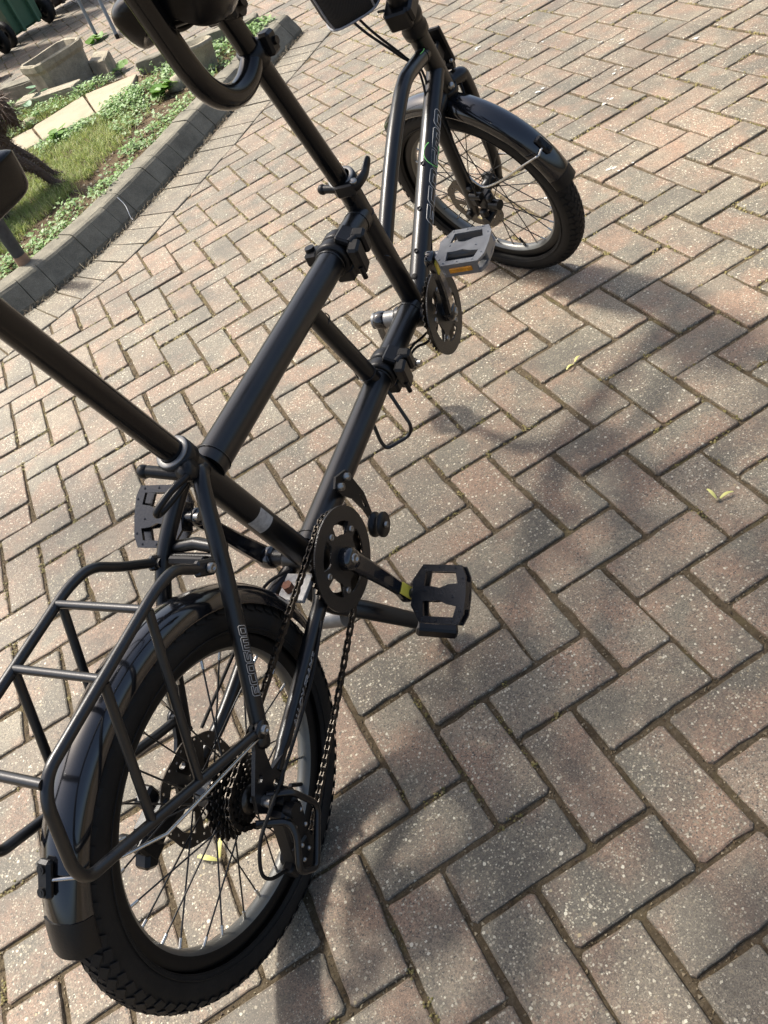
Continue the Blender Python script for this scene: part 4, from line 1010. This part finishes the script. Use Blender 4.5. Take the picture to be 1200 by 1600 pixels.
GLY = {'E': [[(0, 0), (.86, 0), (.86, .22), (.24, .22), (.24, .39), (.72, .39), (.72, .60), (.24, .60), (.24, .78), (.86, .78), (.86, 1), (.12, 1), (0, .88)]],
       'C': [[(.12, 0), (.86, 0), (.86, .22), (.24, .22), (.24, .78), (.86, .78), (.86, 1), (.12, 1), (0, .88), (0, .12)]],
       'O': [[(.12, 0), (.78, 0), (.90, .12), (.90, .88), (.78, 1), (.12, 1), (0, .88), (0, .12)], [(.24, .22), (.66, .22), (.66, .78), (.24, .78)]],
       'S': [[(0, 0), (.76, 0), (.88, .12), (.88, .50), (.76, .61), (.24, .61), (.24, .78), (.86, .78), (.86, 1), (.12, 1), (0, .88), (0, .50), (.12, .39), (.64, .39), (.64, .22), (0, .22)]],
       'M': [[(0, 0), (.22, 0), (.22, .76), (.46, .76), (.46, .1), (.68, .1), (.68, .76), (.92, .76), (.92, 0), (1.14, 0), (1.14, .88), (1.02, 1), (0, 1)]]}
def squared(word, p0, d, up, r, hgt, wid, ang0, th, shear=.25):
    """outlined square letters rolled round a tube; one piece per word"""
    d = V(d).normalized(); up = (V(up) - d * V(up).dot(d)).normalized(); out = d.cross(up); mb = MB(); x0 = 0
    for ch_ in word:
        for lp in GLY[ch_]:
            pts = []
            for i in range(len(lp)):
                a, b = V(lp[i]), V(lp[(i + 1) % len(lp)]); n = max(2, int((b - a).length * 6))
                pts += [a.lerp(b, k / n) for k in range(n)]
            q = []
            for p in pts:
                an = ang0 + (p.y - .5) * hgt / r; q.append(V(p0) + d * ((x0 + p.x + shear * (p.y - .5)) * wid) + (out * math.cos(an) + up * math.sin(an)) * (r + .0002))
            mb.tube(q, th, 4, closed=True)
        x0 += max(p[0] for lp in GLY[ch_] for p in lp) + .12
    return mb.build('lettering', M['white'], frame)
squared('ECOSMO', L(1.128, 0, .4085), L(.305, 0, .180), L(-.5, 0, .86), .0197, .034, .040, -.10, .00085)
def swirl(mb):
    d = L(.305, 0, .180).normalized(); up = (V((-.5, 0, .86)) - d * V((-.5, 0, .86)).dot(d)).normalized(); out = d.cross(up); c0 = L(1.258, 0, .4855)
    for (r0, lo, hi) in ((.0225, 40, 330),):
        pts = []
        for k in range(40):
            an = R_(lo + (hi - lo) * k / 39); x, y_ = r0 * 1.15 * math.cos(an), r0 * math.sin(an); a = y_ / .0197 + .38; pts.append(c0 + d * x + (out * math.cos(a) + up * math.sin(a)) * .0199)
        mb.tube(pts, .0021, 6, flat=(1, .35))
part('green_swirl', M['green'], swirl, frame)
def swirl2(mb):
    pts = []
    for k in range(24):
        an = 2 * math.pi * k / 24; pts.append(L(1.376 + .013 * math.cos(an), .0065 + .006 * math.sin(an), .6440 + .0015 * math.sin(an)))
    mb.tube(pts, .0008, 6, closed=True)
part('green_swirl', M['green'], swirl2, frame)
squared('ECOSMO', L(.0945, .0632, .368), L(.085, -.010, .121), L(-.82, 0, .57), .0114, .0125, .0155, .10, .00045)
lettering('ALLOY FRAME', L(.108, .0575, .2625), L(.143, -.005, .027), L(-.2, 0, 1), .0114, .0125, M['white'], 'lettering', .0003, 1.35, .15, -.2)

# --- bag hanging in front of the turned handlebar
_t = R_(30); BX, BY = V((.1881, .9817, .0295)) * math.cos(_t) + V((-.9439, .1890, -.2708)) * math.sin(_t), V((-.9439, .1890, -.2708)) * math.cos(_t) - V((.1881, .9817, .0295)) * math.sin(_t)
bag = link('handlebar_bag', None); bag.matrix_world = bm_ @ Matrix.Translation(V((1.378, .098, .785))); tag(bag, 'black mesh bag with grey piping hanging from the front handlebar', 'bag')
def bag_body():
    mb = MB(); n = 40; vs = []; fs = []; lev = [(0, .80, 0), (.006, .93, .0), (.03, .985, 0), (.10, 1.0, 0), (.2, 1.03, 0), (.21, .9, 0)]
    def se(a, hx, hy): 
        c, s_ = math.cos(a), math.sin(a); e = .55
        return (math.copysign(abs(c) ** e, c) * hx, math.copysign(abs(s_) ** e, s_) * hy)
    for (z, k, _) in lev:
        for i in range(n):
            x, y_ = se(2 * math.pi * i / n, .062 * k, .085 * k); vs.append(BX * x + BY * y_ + FZ * (z - .02))
    for j in range(len(lev) - 1):
        for i in range(n): fs.append((j * n + i, j * n + (i + 1) % n, (j + 1) * n + (i + 1) % n, (j + 1) * n + i))
    fs.append(list(range(n))[::-1]); fs.append([(len(lev) - 1) * n + i for i in range(n)]); mb.add(vs, fs, True)
    b_ = mb.build('bag_body', M['fabric'], bag)
    mb = MB(); mb.tube([v * 1.0 + (v - V((0, 0, 0))).normalized() * .0015 for v in vs[n:2 * n]], .0024, 8, closed=True)
    for i in (6, 14, 26, 34): mb.tube([vs[j * n + i] * 1.004 for j in range(1, 5)], .0022, 8)
    mb.build('piping', M['piping'], bag)
bag_body()

# ------------------------------------------------------------------ the planted bed and what stands around it
def rock_mesh(name, size, seed, mat, n=14):
    mb = MB(); mb.ball((0, 0, 0), size, n); sd_ = V((seed * 3.7, seed, 0))
    mb.v = [tuple(V(v) * (1 + .30 * noise.noise(V(v) * 9 + sd_) + .12 * noise.noise(V(v) * 30 + sd_))) for v in mb.v]
    return mb.mesh(name, mat)
def stone_block(name, corners, z0, z1, mat, label, cat, group=None, jit=.004, bev=.008):
    """block on a four-corner footprint with worn edges"""
    c = V((sum(p[0] for p in corners) / 4, sum(p[1] for p in corners) / 4)); mb = MB(); rings = []
    for (ins, z) in ((0, z0), (0, z1 - bev), (bev * .35, z1 - bev * .3), (bev, z1)):
        ring = []
        for i in range(4):
            a, b = V(corners[i]), V(corners[(i + 1) % 4])
            for t in (0.03, .35, .68, .97):
                p = a.lerp(b, t); d_ = (p - c); p = p - d_.normalized() * ins * 1.2; ring.append((p.x - c.x + rnd.gauss(0, jit * .4), p.y - c.y + rnd.gauss(0, jit * .4), z + rnd.gauss(0, jit * .3)))
        rings.append(ring)
    n = 16; vs = [p for r in rings for p in r]; fs = [[k * n + i, k * n + (i + 1) % n, (k + 1) * n + (i + 1) % n, (k + 1) * n + i] for k in range(3) for i in range(n)]; fs.append([3 * n + i for i in range(n)])
    mb.add(vs, fs, False); o = mb.build(name, mat); o.location = (c.x, c.y, 0); tag(o, label, cat, group); return o
# concrete edging on the far side of the bed
ea, eb = V((.335, 4.205)), V((.985, 3.800)); ed = (eb - ea).normalized(); en = V((-ed.y, ed.x))
for i, lab in enumerate(('concrete edging block at the end of the pale stone path', 'concrete edging block behind the round stone pot', 'concrete edging block under the front saddle', 'concrete edging block next to the far end of the kerb')):
    p = ea + ed * (.185 * i); q = p + ed * .182
    stone_block('edging_block', [p, q, q + en * .07, p + en * .07], -.02, .142 + rnd.uniform(-.004, .004), M['kerb'], lab, 'edging', 'edging blocks of the bed')
# pale path slabs
for pts, lab in (([(-.86, 3.94), (-.315, 3.92), (-.33, 4.26), (-.90, 4.30)], 'pale sandstone path slab beside the dog'), ([(-.305, 3.92), (-.005, 3.875), (.005, 4.36), (-.32, 4.27)], 'pale sandstone path slab in the middle of the path'), ([(.005, 3.875), (.20, 3.92), (.318, 4.20), (.02, 4.36)], 'pale sandstone path slab next to the edging block')):
    stone_block('path_slab', pts, .03, .094, M['slab'], lab, 'slab', 'path slabs', .003, .006)
# stone beams around the planter
stone_block('stone_beam', [(-.36, 4.83), (-.02, 4.50), (.055, 4.585), (-.285, 4.915)], .0, .128, M['stone'], 'rough brown stone beam lying in front of the planter', 'stone', None, .006)
stone_block('stone_beam', [(-.44, 5.62), (-.17, 5.36), (-.09, 5.47), (-.36, 5.73)], .0, .10, M['kerb'], 'pale flat stone beam left of the planter', 'stone', None, .006)
stone_block('stone_block', [(.16, 4.97), (.235, 4.80), (.31, 4.99), (.235, 5.16)], .0, .112, M['stone'], 'square dark stone block standing right of the planter', 'stone', None, .005)
# stone trough planter with canted corners
pl_ = link('planter', None); pl_.location = (-.01, 5.02, 0); tag(pl_, 'weathered stone trough planter with canted corners', 'planter')
def trough():
    ang = math.atan2(.13, .30); c_, s_ = math.cos(ang), math.sin(ang)
    def ring(hx, hy, ch, z, j=.003):
        pts = [(-hx + ch, -hy), (hx - ch, -hy), (hx, -hy + ch), (hx, hy - ch), (hx - ch, hy), (-hx + ch, hy), (-hx, hy - ch), (-hx, -hy + ch)]
        out = []
        for i in range(8):
            a, b = V(pts[i]), V(pts[(i + 1) % 8])
            for t in (0, .33, .66): p = a.lerp(b, t); out.append((p.x * c_ - p.y * s_ + rnd.gauss(0, j * .5), p.x * s_ + p.y * c_ + rnd.gauss(0, j * .5), z + rnd.gauss(0, j * .4)))
        return out
    R0 = [ring(.165, .115, .030, 0), ring(.168, .118, .030, .022), ring(.156, .106, .028, .030), ring(.168, .120, .032, .150), ring(.182, .132, .036, .168), ring(.184, .134, .036, .196), ring(.176, .126, .034, .202), ring(.160, .110, .028, .200), ring(.148, .098, .046, .13), ring(.10, .06, .03, .125)]
    R0 = [[(x, y, z * 1.22) for x, y, z in r_] for r_ in R0]
    n = 24; mb = MB(); vs = [p for r in R0 for p in r]; fs = [[k * n + i, k * n + (i + 1) % n, (k + 1) * n + (i + 1) % n, (k + 1) * n + i] for k in range(9) for i in range(n)]; mb.add(vs, fs, False); mb.build('trough', M['stone'], pl_)
    mb = MB(); mb.add([(x * 1.0, y, .168 + rnd.gauss(0, .004)) for x, y, z in ring(.152, .102, .048, 0)], [list(range(n))], False); mb.build('trough_soil', M['soil'], pl_)
trough()
# round stone pot
rp_ = link('stone_pot', None); rp_.location = (.57, 3.63, .06); tag(rp_, 'small round stone pot leaning among the weeds behind the kerb', 'pot')
mb = MB(); mb.lathe([(0, 0), (.066, 0), (.078, .04), (.088, .13), (.094, .135), (.094, .150), (.084, .152), (.080, .10), (0, .095)], (0, 0, 0), V((.08, .05, 1)), 24)
mb.v = [tuple(V(v) * (1 + .03 * noise.noise(V(v) * 25))) for v in mb.v]; mb.build('pot_body', M['stone'], rp_)
ro = link('rock', rock_mesh('rock', (.075, .055, .042), 2, M['stone'])); ro.location = (.43, 3.60, .085); tag(ro, 'pale rounded rock beside the round stone pot', 'rock')
ro = link('rock', rock_mesh('rock', (.05, .035, .025), 5, M['slab'])); ro.location = (-.33, 4.44, .085); tag(ro, 'small pale rock in the grass near the dog', 'rock')
# weathered post just behind the kerb
po = link('post', None); po.location = (-.585, 2.375, .07); tag(po, 'dark round post with a tan foot behind the kerb', 'post')
part('shaft', M['post'], lambda mb: mb.tube([V((0, 0, .065)), V((.004, 0, .2)), V((-.002, .004, .33))], [.0245, .0265, .0275], 14), po)
part('foot', M['tan'], lambda mb: mb.tube([V((0, 0, -.04)), V((0, 0, .066))], [.030, .0255], 14), po)
# litter strip on the kerb foot
li = MB(); p0, T, N = kerb_at(2.55); li.tube(catmull([p0 + N * .044 + Z3 * .090 + T * .035, p0 + N * .02 + Z3 * .055 + T * .028, p0 + N * .001 + Z3 * .018 + T * .004, p0 - N * .012 + Z3 * .006 - T * .004], 5), .0030, 8, flat=(1, .4))
tag(li.build('paper_scrap', M['litter']), 'thin white strip of litter lying down the kerb face', 'litter')

# --- vegetation
vr = random.Random(11)
def grow_ok(x, y):
    if not inside(bedpoly, x, y): return False
    if 3.86 < y < 4.36 and -.92 < x < .32 - max(0, (3.95 - y)) * .8 and not (y < 3.90 and x > .1): return False
    for (cx, cy, r) in ((.57, 3.63, .085), (.43, 3.60, .06), (-.585, 2.375, .03), (-.16, 4.76, .07), (-.05, 4.68, .07), (-.25, 4.86, .07)):
        if (x - cx) ** 2 + (y - cy) ** 2 < r * r: return False
    return True
def blade(mb, x, y, z, h, w, lean, az):
    d = V((math.cos(az), math.sin(az), 0)); s_ = V((-d.y, d.x, 0)) * w; b = V((x, y, z))
    p1 = b + d * (lean * .35 * h) + Z3 * (h * .6); p2 = b + d * (lean * h) + Z3 * (h * (1 - .3 * lean))
    mb.add([b - s_, b + s_, p1 - s_ * .7, p1 + s_ * .7, p2], [(0, 1, 3, 2), (2, 3, 4)], True)
grass = MB(); weeds = MB(); litter = MB()
def leaflet(mb, c, r, nrm, az):
    e1 = nrm.orthogonal().normalized(); e1 = Matrix.Rotation(az, 3, nrm) @ e1; e2 = nrm.cross(e1)
    mb.add([c - e1 * r, c + e2 * (r * .7) + nrm * r * .12, c + e1 * r * 1.1, c - e2 * (r * .7) + nrm * r * .12, c], [(0, 4, 1), (1, 4, 2), (2, 4, 3), (3, 4, 0)], True)
N_try = 0
while N_try < 46000:
    N_try += 1
    x, y = vr.uniform(-1.5, 1.1), vr.uniform(2.25, 5.3)
    if not grow_ok(x, y): continue
    kd = kerb_dist(x, y)[0]; z = soil_z(x, y)
    nz_ = noise.noise(V((x * 4, y * 4, 1))); n2 = noise.noise(V((x * 13, y * 13, 6)))
    left = x + .25 * (y - 3.2)
    # densities by place: turf to the left, weeds by the path and behind the kerb, a bare furrow between
    furrow = math.exp(-((kd - .40 - .05 * nz_) / .075) ** 2) if x > -.75 and y < 3.75 else 0
    turf = (1 if kd > .44 else 0) * (1 / (1 + math.exp((x - .06) * 22))) * (1 if y < 3.95 else .55)
    weed = (.75 if kd < .36 else 0) + (math.exp(-((y - 3.79 + .05 * x) / .10) ** 2) if x > -.35 else 0) + (.55 if x > .02 and kd > .40 else 0) + (.35 if y > 4.3 else 0)
    bare = math.exp(-(((x - .42) / .12) ** 2 + ((y - 3.42) / .10) ** 2))
    if vr.random() < turf * (.95 + n2) * (1 - furrow * .95):
        for k in range(5): blade(grass, x + vr.gauss(0, .008), y + vr.gauss(0, .008), z - .003, vr.uniform(.018, .055), vr.uniform(.0009, .0018), vr.uniform(.2, 1.1), vr.uniform(0, 6.28))
    if vr.random() < weed * (.42 + .9 * nz_ + .8 * n2) * (1 - furrow) * (1 - bare):
        hgt = vr.uniform(.006, .035) * (1.4 if y > 3.6 else 1)
        for k in range(vr.randint(3, 6)):
            c = V((x + vr.gauss(0, .012), y + vr.gauss(0, .012), z + hgt + vr.gauss(0, .006))); r = vr.uniform(.005, .0115) * (1.15 if y > 3.65 else 1)
            leaflet(weeds, c, r, V((vr.gauss(0, .35), vr.gauss(0, .35), 1)).normalized(), vr.uniform(0, 6.28))
    if vr.random() < weed * .22 * (1 - furrow): blade(grass, x, y, z, vr.uniform(.02, .06), .0011, vr.uniform(.3, 1.2), vr.uniform(0, 6.28))
    if vr.random() < .22:
        leaflet(litter, V((x, y, z + .003)), vr.uniform(.003, .010), V((vr.gauss(0, .5), vr.gauss(0, .5), 1)).normalized(), vr.uniform(0, 6.28))
tag(grass.build('grass', M['grass']), 'short green and yellowing grass on the left of the bed', 'grass', kind='stuff')
tag(weeds.build('ground_cover_weeds', M['clover']), 'low green weeds covering the soil behind the kerb', 'weeds', kind='stuff')
tag(litter.build('soil_litter', M['debris']), 'dead leaf scraps scattered over the soil', 'litter', kind='stuff')
# litter caught at the foot of the kerb
mb = MB()
for i in range(1500):
    p, T, N = kerb_at(vr.uniform(1.3, kl[-1])); q = p - N * abs(vr.gauss(0, .016)) + Z3 * vr.uniform(.001, .007)
    if vr.random() < .6: leaflet(mb, q, vr.uniform(.002, .006), V((vr.gauss(0, .5), vr.gauss(0, .5), 1)).normalized(), vr.uniform(0, 6.28))
    else: blade(mb, q.x, q.y, q.z, vr.uniform(.01, .03), .0006, 3.0, vr.uniform(0, 6.28))
tag(mb.build('kerb_litter', M['debris']), 'dry leaf litter gathered along the foot of the kerb', 'litter', kind='stuff')
# single larger plants
def plant(x, y, n, r, h, mat, name, label, z=None):
    p = link(name, None); z = soil_z(x, y) if z is None else z; p.location = (x, y, z); tag(p, label, 'plant')
    for i in range(n):
        az = 6.28 * i / n + vr.uniform(-.3, .3); rr = vr.uniform(.25, 1) * r; tip = V((math.cos(az) * rr, math.sin(az) * rr, vr.uniform(.5, 1) * h)); mb = MB()
        mb.tube([V((0, 0, 0)), tip * .6 + Z3 * .01, tip], .0014, 5, caps=False); lr = r * .55; nrm = V((vr.gauss(0, .3), vr.gauss(0, .3), 1)).normalized(); e1 = nrm.orthogonal().normalized(); e2 = nrm.cross(e1)
        k = 9; mb.add([tip] + [tip + (e1 * math.cos(6.28 * j / k) + e2 * math.sin(6.28 * j / k)) * lr * (1 + .12 * math.cos(6.28 * j / k * 3)) + nrm * lr * .15 for j in range(k)], [(0, 1 + j, 1 + (j + 1) % k) for j in range(k)], True)
        mb.build('leaf', mat, p)
plant(-.20, 4.80, 3, .055, .10, M['bigleaf'], 'broad_leaf_plant', 'broad blue-green leaves growing against the stone beam')
plant(-.27, 4.68, 3, .050, .07, M['bigleaf'], 'broad_leaf_plant', 'lower broad blue-green leaves nearer the dog')
plant(-.22, 3.83, 8, .05, .055, M['leaf'], 'weed_clump', 'dark green weed clump at the near edge of the path')
plant(.33, 3.60, 12, .075, .055, M['leaf'], 'weed_clump', 'bright green weed clump next to the pale rock')
plant(.30, 4.86, 6, .05, .04, M['leaf'], 'weed_clump', 'yellow-green weed tuft growing beside the square stone block', 0)
plant(.37, 6.05, 8, .07, .03, M['leaf'], 'weed_clump', 'flat green weed on the paving near the chair legs', 0)

# --- dog: one body, fur as its child
dog = link('dog', None); dog.location = (-.48, 3.15, .07); tag(dog, 'brown curly haired dog standing on the grass behind the rear saddle', 'dog')
def dog_body():
    mb = MB(); dx, dy = -.48, 3.15
    def T_(pts, r): mb.tube(catmull([V((x - dx, y - dy, z)) for x, y, z in pts], 5), [r[min(len(r) - 1, int(i / 5))] * (1 - (i % 5) / 5) + r[min(len(r) - 1, int(i / 5) + 1)] * (i % 5) / 5 for i in range((len(pts) - 1) * 5 + 1)], 14)
    T_([(-.425, 3.17, .345), (-.46, 3.17, .350), (-.52, 3.165, .335), (-.60, 3.155, .325), (-.72, 3.15, .345), (-.78, 3.15, .40)], [.06, .098, .090, .105, .105, .06])          # trunk
    T_([(-.74, 3.15, .38), (-.80, 3.15, .46), (-.86, 3.15, .52)], [.075, .062, .055])                                                             # neck
    T_([(-.83, 3.15, .53), (-.89, 3.15, .54), (-.95, 3.15, .52), (-1.0, 3.15, .505)], [.055, .072, .048, .026])                                   # head
    T_([(-.85, 3.20, .57), (-.86, 3.225, .52), (-.865, 3.225, .45)], [.018, .028, .012]); T_([(-.85, 3.10, .57), (-.86, 3.075, .52), (-.865, 3.075, .45)], [.018, .028, .012])  # ears
    for (fx, fy, rear) in ((-.315, 3.105, True), (-.305, 3.245, True), (-.615, 3.055, False), (-.66, 3.235, False)):
        if rear: T_([(fx - .16, fy + (.03 if fy < 3.15 else -.03), .31), (fx - .150, fy + .01, .22), (fx - .075, fy, .125), (fx - .04, fy, .05), (fx - .012, fy - .004, .016), (fx + .02, fy - .012, .013)], [.060, .042, .022, .018, .020, .015])
        else: T_([(fx - .03, fy + (.035 if fy < 3.15 else -.03), .31), (fx - .015, fy + .01, .20), (fx, fy, .115), (fx, fy, .045), (fx, fy - .003, .016), (fx + -.03, fy - .012, .013)], [.060, .038, .026, .022, .025, .018])
    T_([(-.43, 3.17, .36), (-.395, 3.15, .405), (-.368, 3.13, .395), (-.352, 3.12, .335), (-.350, 3.12, .29)], [.030, .034, .036, .028, .012])                                  # tail
    ob = mb.build('tmp', M['fur']); md = ob.modifiers.new('r', 'REMESH'); md.mode = 'VOXEL'; md.voxel_size = .011; sm = ob.modifiers.new('s', 'SMOOTH'); sm.iterations = 3
    dg = bpy.context.evaluated_depsgraph_get(); me = bpy.data.meshes.new_from_object(ob.evaluated_get(dg)); bpy.data.objects.remove(ob)
    for p in me.polygons: p.use_smooth = True
    me.name = 'body'; b_ = link('body', me, dog)
    st = MB(); fr = random.Random(5); ps = [(p.center.copy(), p.normal.copy()) for p in me.polygons]
    for i in range(9000):
        c, n0 = fr.choice(ps); leg = c.z < .22; wisp = c.x > .05 and c.z > .30
        ln = fr.uniform(.010, .020) if leg else fr.uniform(.02, .045) * (1.6 if wisp else 1)
        d = (n0 + V((fr.gauss(0, .5), fr.gauss(0, .5), fr.gauss(-.5, .4)))).normalized(); s_ = d.cross(n0)
        s_ = (s_.normalized() if s_.length > .01 else d.orthogonal().normalized()) * .0016
        k1 = c + d * (ln * .5) + V((fr.gauss(0, .004), fr.gauss(0, .004), fr.gauss(0, .004))); k2 = k1 + (d + V((0, 0, -.6))).normalized() * (ln * .5) + V((fr.gauss(0, .005), fr.gauss(0, .005), 0))
        st.add([c - s_, c + s_, k1 - s_ * .8, k1 + s_ * .8, k2], [(0, 1, 3, 2), (2, 3, 4)], True)
    o = st.build('fur', M['fur_strand'], dog); tag(o, kind='stuff')
    for (x, y, z) in ((-.955, 3.185, .55), (-.955, 3.115, .55)): part('eye', M['gloss'], lambda mb: mb.ball(V((x - dx, y - dy, z)), .011, 10), dog)
    part('nose', M['plastic'], lambda mb: mb.ball(V((-1.022 - dx, 0, .508)), .016, 10), dog)
dog_body()

# --- wheelie bins
def bin_(x, y, ang, mat, label, lx=.40, h=1.0):
    b = link('wheelie_bin', None); b.location = (x, y, 0); b.rotation_euler = (0, 0, ang); tag(b, label, 'bin', 'wheelie bins by the wall')
    mb = MB()                # local: x along the axle, +y away from the wheels
    def ring(hx, y0, y1, z): return [(-hx, y0, z), (hx, y0, z), (hx, y1, z), (-hx, y1, z)]
    R0 = [ring(lx * .36, .02, .36, .06), ring(lx * .37, .0, .38, .08), ring(lx * .50, -.02, .46, h - .1), ring(lx * .56, -.05, .50, h - .09), ring(lx * .56, -.05, .50, h - .05), ring(lx * .5, -.02, .46, h - .05)]
    vs = [p for r in R0 for p in r]; fs = [[k * 4 + i, k * 4 + (i + 1) % 4, (k + 1) * 4 + (i + 1) % 4, (k + 1) * 4 + i] for k in range(5) for i in range(4)]; fs.append([3, 2, 1, 0]); mb.add(vs, fs, False)
    for sx in (-.2, .2): mb.box((lx * sx, -.03, h * .42), (X3, Y3, Z3), (.012, .02, h * .36), .004)
    mb.build('bin_body', mat, b)
    mb = MB(); mb.box((0, .20, h - .02), (X3, V((0, 1, -.06)), Z3), (lx * .57, .29, .025), .015); mb.tube([V((-lx * .45, -.10, h - .06)), V((lx * .45, -.10, h - .06))], .014, 10); mb.build('lid', mat, b)
    mb = MB(); mb.tube([V((-lx * .5, .03, .10)), V((lx * .5, .03, .10))], .011, 12); mb.build('axle', M['plastic'], b)
    for sx in (-1, 1):
        w_ = part('wheel', M['rubber'], lambda mb: mb.lathe([(.058, -.022), (.086, -.024), (.098, -.018), (.101, 0), (.098, .018), (.086, .024), (.058, .022)], V((sx * lx * .53, .03, .101)), X3, 32), b)
        part('wheel_hub', M['plastic'], lambda mb: (mb.lathe([(0, -.020), (.020, -.020), (.026, -.010), (.052, -.008), (.060, -.016), (.060, .016), (.052, .008), (.026, .010), (.020, .020), (0, .020)], V((sx * lx * .53, .03, .101)), X3, 24)), w_)
    return b
bin_(.045, 7.60, math.atan2(.20, .34), M['bin_green'], 'green wheelie bin turned with its wheels to the drive', .42)
bin_(-.40, 7.28, math.atan2(.20, .34), M['bin_dark'], 'dark wheelie bin at the very left edge behind the flower bed', .40)
bin_(.47, 7.93, math.atan2(.16, .36), M['bin_brown'], 'dark brown wheelie bin right of the green one', .42)
# --- tubular garden chair, only its legs reach into view
ch = link('garden_chair', None); ch.location = (.50, 6.30, 0); tag(ch, 'garden chair with grey tubular metal legs on the far paving', 'chair')
for (x0, y0, x1, y1) in ((.38, 6.16, .40, 6.20), (.475, 5.80, .50, 5.86), (.71, 6.95, .68, 6.62), (.80, 6.35, .78, 6.20)):
    lg = part('leg', M['chair'], lambda mb: mb.tube([V((x0 - .5, y0 - 6.30, .012)), V((x1 - .5, y1 - 6.30, .44))], .0125, 12), ch)
    part('leg_tip', M['plastic'], lambda mb: mb.tube([V((x0 - .5, y0 - 6.30, 0)), V((x0 - .5, y0 - 6.30, .03))], .0145, 12), lg)
part('seat', M['chair'], lambda mb: mb.box((.09, -.05, .45), (V((.35, .93, 0)), V((-.93, .35, 0)), Z3), (.26, .24, .012), .006), ch)
part('backrest', M['chair'], lambda mb: mb.box((.20, .22, .70), (V((.93, -.35, 0)), V((.35, .93, .2)).normalized(), V((-.07, -.18, .98))), (.22, .012, .22), .006), ch)
# --- terracotta pot at the left edge
tp = link('flower_pot', None); tp.location = (-.43, 6.60, 0); tag(tp, 'terracotta flower pot just showing at the left edge', 'pot')
part('pot_body', M['terracotta'], lambda mb: mb.lathe([(0, 0), (.055, 0), (.078, .12), (.088, .12), (.090, .16), (.080, .16), (.074, .12), (0, .11)], (0, 0, 0), Z3, 28), tp)

# --- sycamore keys on the paving
def key(x, y, rot, ln, label, spread=.5):
    k = link('sycamore_key', None); k.location = (x, y, .001); k.rotation_euler = (0, 0, rot); tag(k, label, 'seed', 'sycamore keys fallen on the paving')
    for sg in (1, -1):
        d = V((math.cos(spread * sg) * sg, math.sin(spread), .12)).normalized() if sg > 0 else V((-math.cos(spread), math.sin(spread), .18)).normalized(); s_ = V((-d.y, d.x, 0))
        mb = MB(); vs = []; fs = []; n = 7
        for i in range(n + 1):
            t = i / n; c = d * (ln * t) + Z3 * (.006 * math.sin(t * 3)); w = ln * (.05 + .16 * math.sin(min(1, t * 1.15) * 2.6)); vs += [c - s_ * w * .35, c + Z3 * .0012, c + s_ * w * .65]
        for i in range(n): fs += [(i * 3, i * 3 + 1, i * 3 + 4, i * 3 + 3), (i * 3 + 1, i * 3 + 2, i * 3 + 5, i * 3 + 4)]
        mb.add(vs, fs, True); mb.build('wing', M['dry'], k)
    mb = MB(); mb.ball((0, 0, .003), (.005, .004, .003), 8); mb.build('seed', M['debris'], k)
key(.491, .297, .35, .026, 'yellow green winged seed lying flat in the open paving', .12)
key(.439, -.222, -.9, .030, 'pale winged seed on the paving near the right edge', .75)
key(-.604, -.286, .2, .040, 'yellow green winged seed seen through the rear wheel spokes', .9)
# pale lime spots on the far paving
mb = MB(); lr = random.Random(9)
def blob(x, y, r):
    n = 11; a0 = lr.random() * 6; vs = [(x, y, .0032)] + [(x + r * lr.uniform(.6, 1.2) * math.cos(a0 + 6.283 * i / n) * 1.4, y + r * lr.uniform(.6, 1.2) * math.sin(a0 + 6.283 * i / n), .0030) for i in range(n)]
    mb.add(vs, [(0, 1 + i, 1 + (i + 1) % n) for i in range(n)], True)
LIME = [(1.62, 1.62, .012), (1.58, 1.70, .009), (1.47, 1.45, .010), (1.31, 1.30, .012), (1.24, 1.10, .010), (1.05, .93, .013), (1.08, .90, .008), (1.26, 1.62, .011), (1.20, 1.70, .008), (1.72, 1.36, .011), (1.80, 1.90, .010), (1.45, 1.95, .012), (1.52, 1.98, .009), (1.38, 2.25, .013), (1.62, 2.30, .010), (.98, 1.34, .008), (1.06, 1.46, .011)]
for x, y, r in LIME:
    for k in range(lr.randint(2, 4)): blob(x + lr.gauss(0, .014), y + lr.gauss(0, .010), r * lr.uniform(.2, .55))
tag(mb.build('lime_spots', M['lime']), 'white lime spots splashed on the far paving', 'stain', kind='stuff')

# ------------------------------------------------------------------ the sycamore that drops its keys here: it stands left of the view and dapples the drive
tree = link('sycamore_tree', None); tree.location = (-2.75, 3.55, 0); tag(tree, 'young sycamore tree with a sparse crown standing left of the flower bed', 'tree')
part('trunk', M['stone'], lambda mb: (mb.tube(catmull([V((0, 0, -.1)), V((.03, 0, 1.5)), V((.15, -.1, 3.2)), V((.35, -.2, 5.0)), V((.5, -.3, 6.6))], 5), [.11 - .0045 * i for i in range(21)], 12)), tree)
tr = random.Random(21); cr_ = MB()
for k in range(9):
    az = 6.28 * k / 9; part('limb', M['stone'], lambda mb: mb.tube(catmull([V((.25, -.15, 3.9 + .25 * k)), V((.35 + .35 * math.cos(az), -.2 + .35 * math.sin(az), 4.5 + .22 * k)), V((.55 + .85 * math.cos(az), -.35 + .8 * math.sin(az), 4.9 + .2 * k))], 4), [.03 - .0028 * i for i in range(9)], 6), tree)
cl_ = [(tr.gauss(.62, .42), tr.gauss(-.42, .40), tr.gauss(5.5, .55)) for i in range(90)]
for i in range(820):
    cx, cy, cz = tr.choice(cl_); c = V((cx + tr.gauss(0, .10), cy + tr.gauss(0, .10), cz + tr.gauss(0, .08)))
    leaflet(cr_, c, tr.uniform(.035, .065), V((tr.gauss(0, .5), tr.gauss(0, .5), 1)).normalized(), tr.uniform(0, 6.28))
cr_.build('crown', M['leaf'], tree)
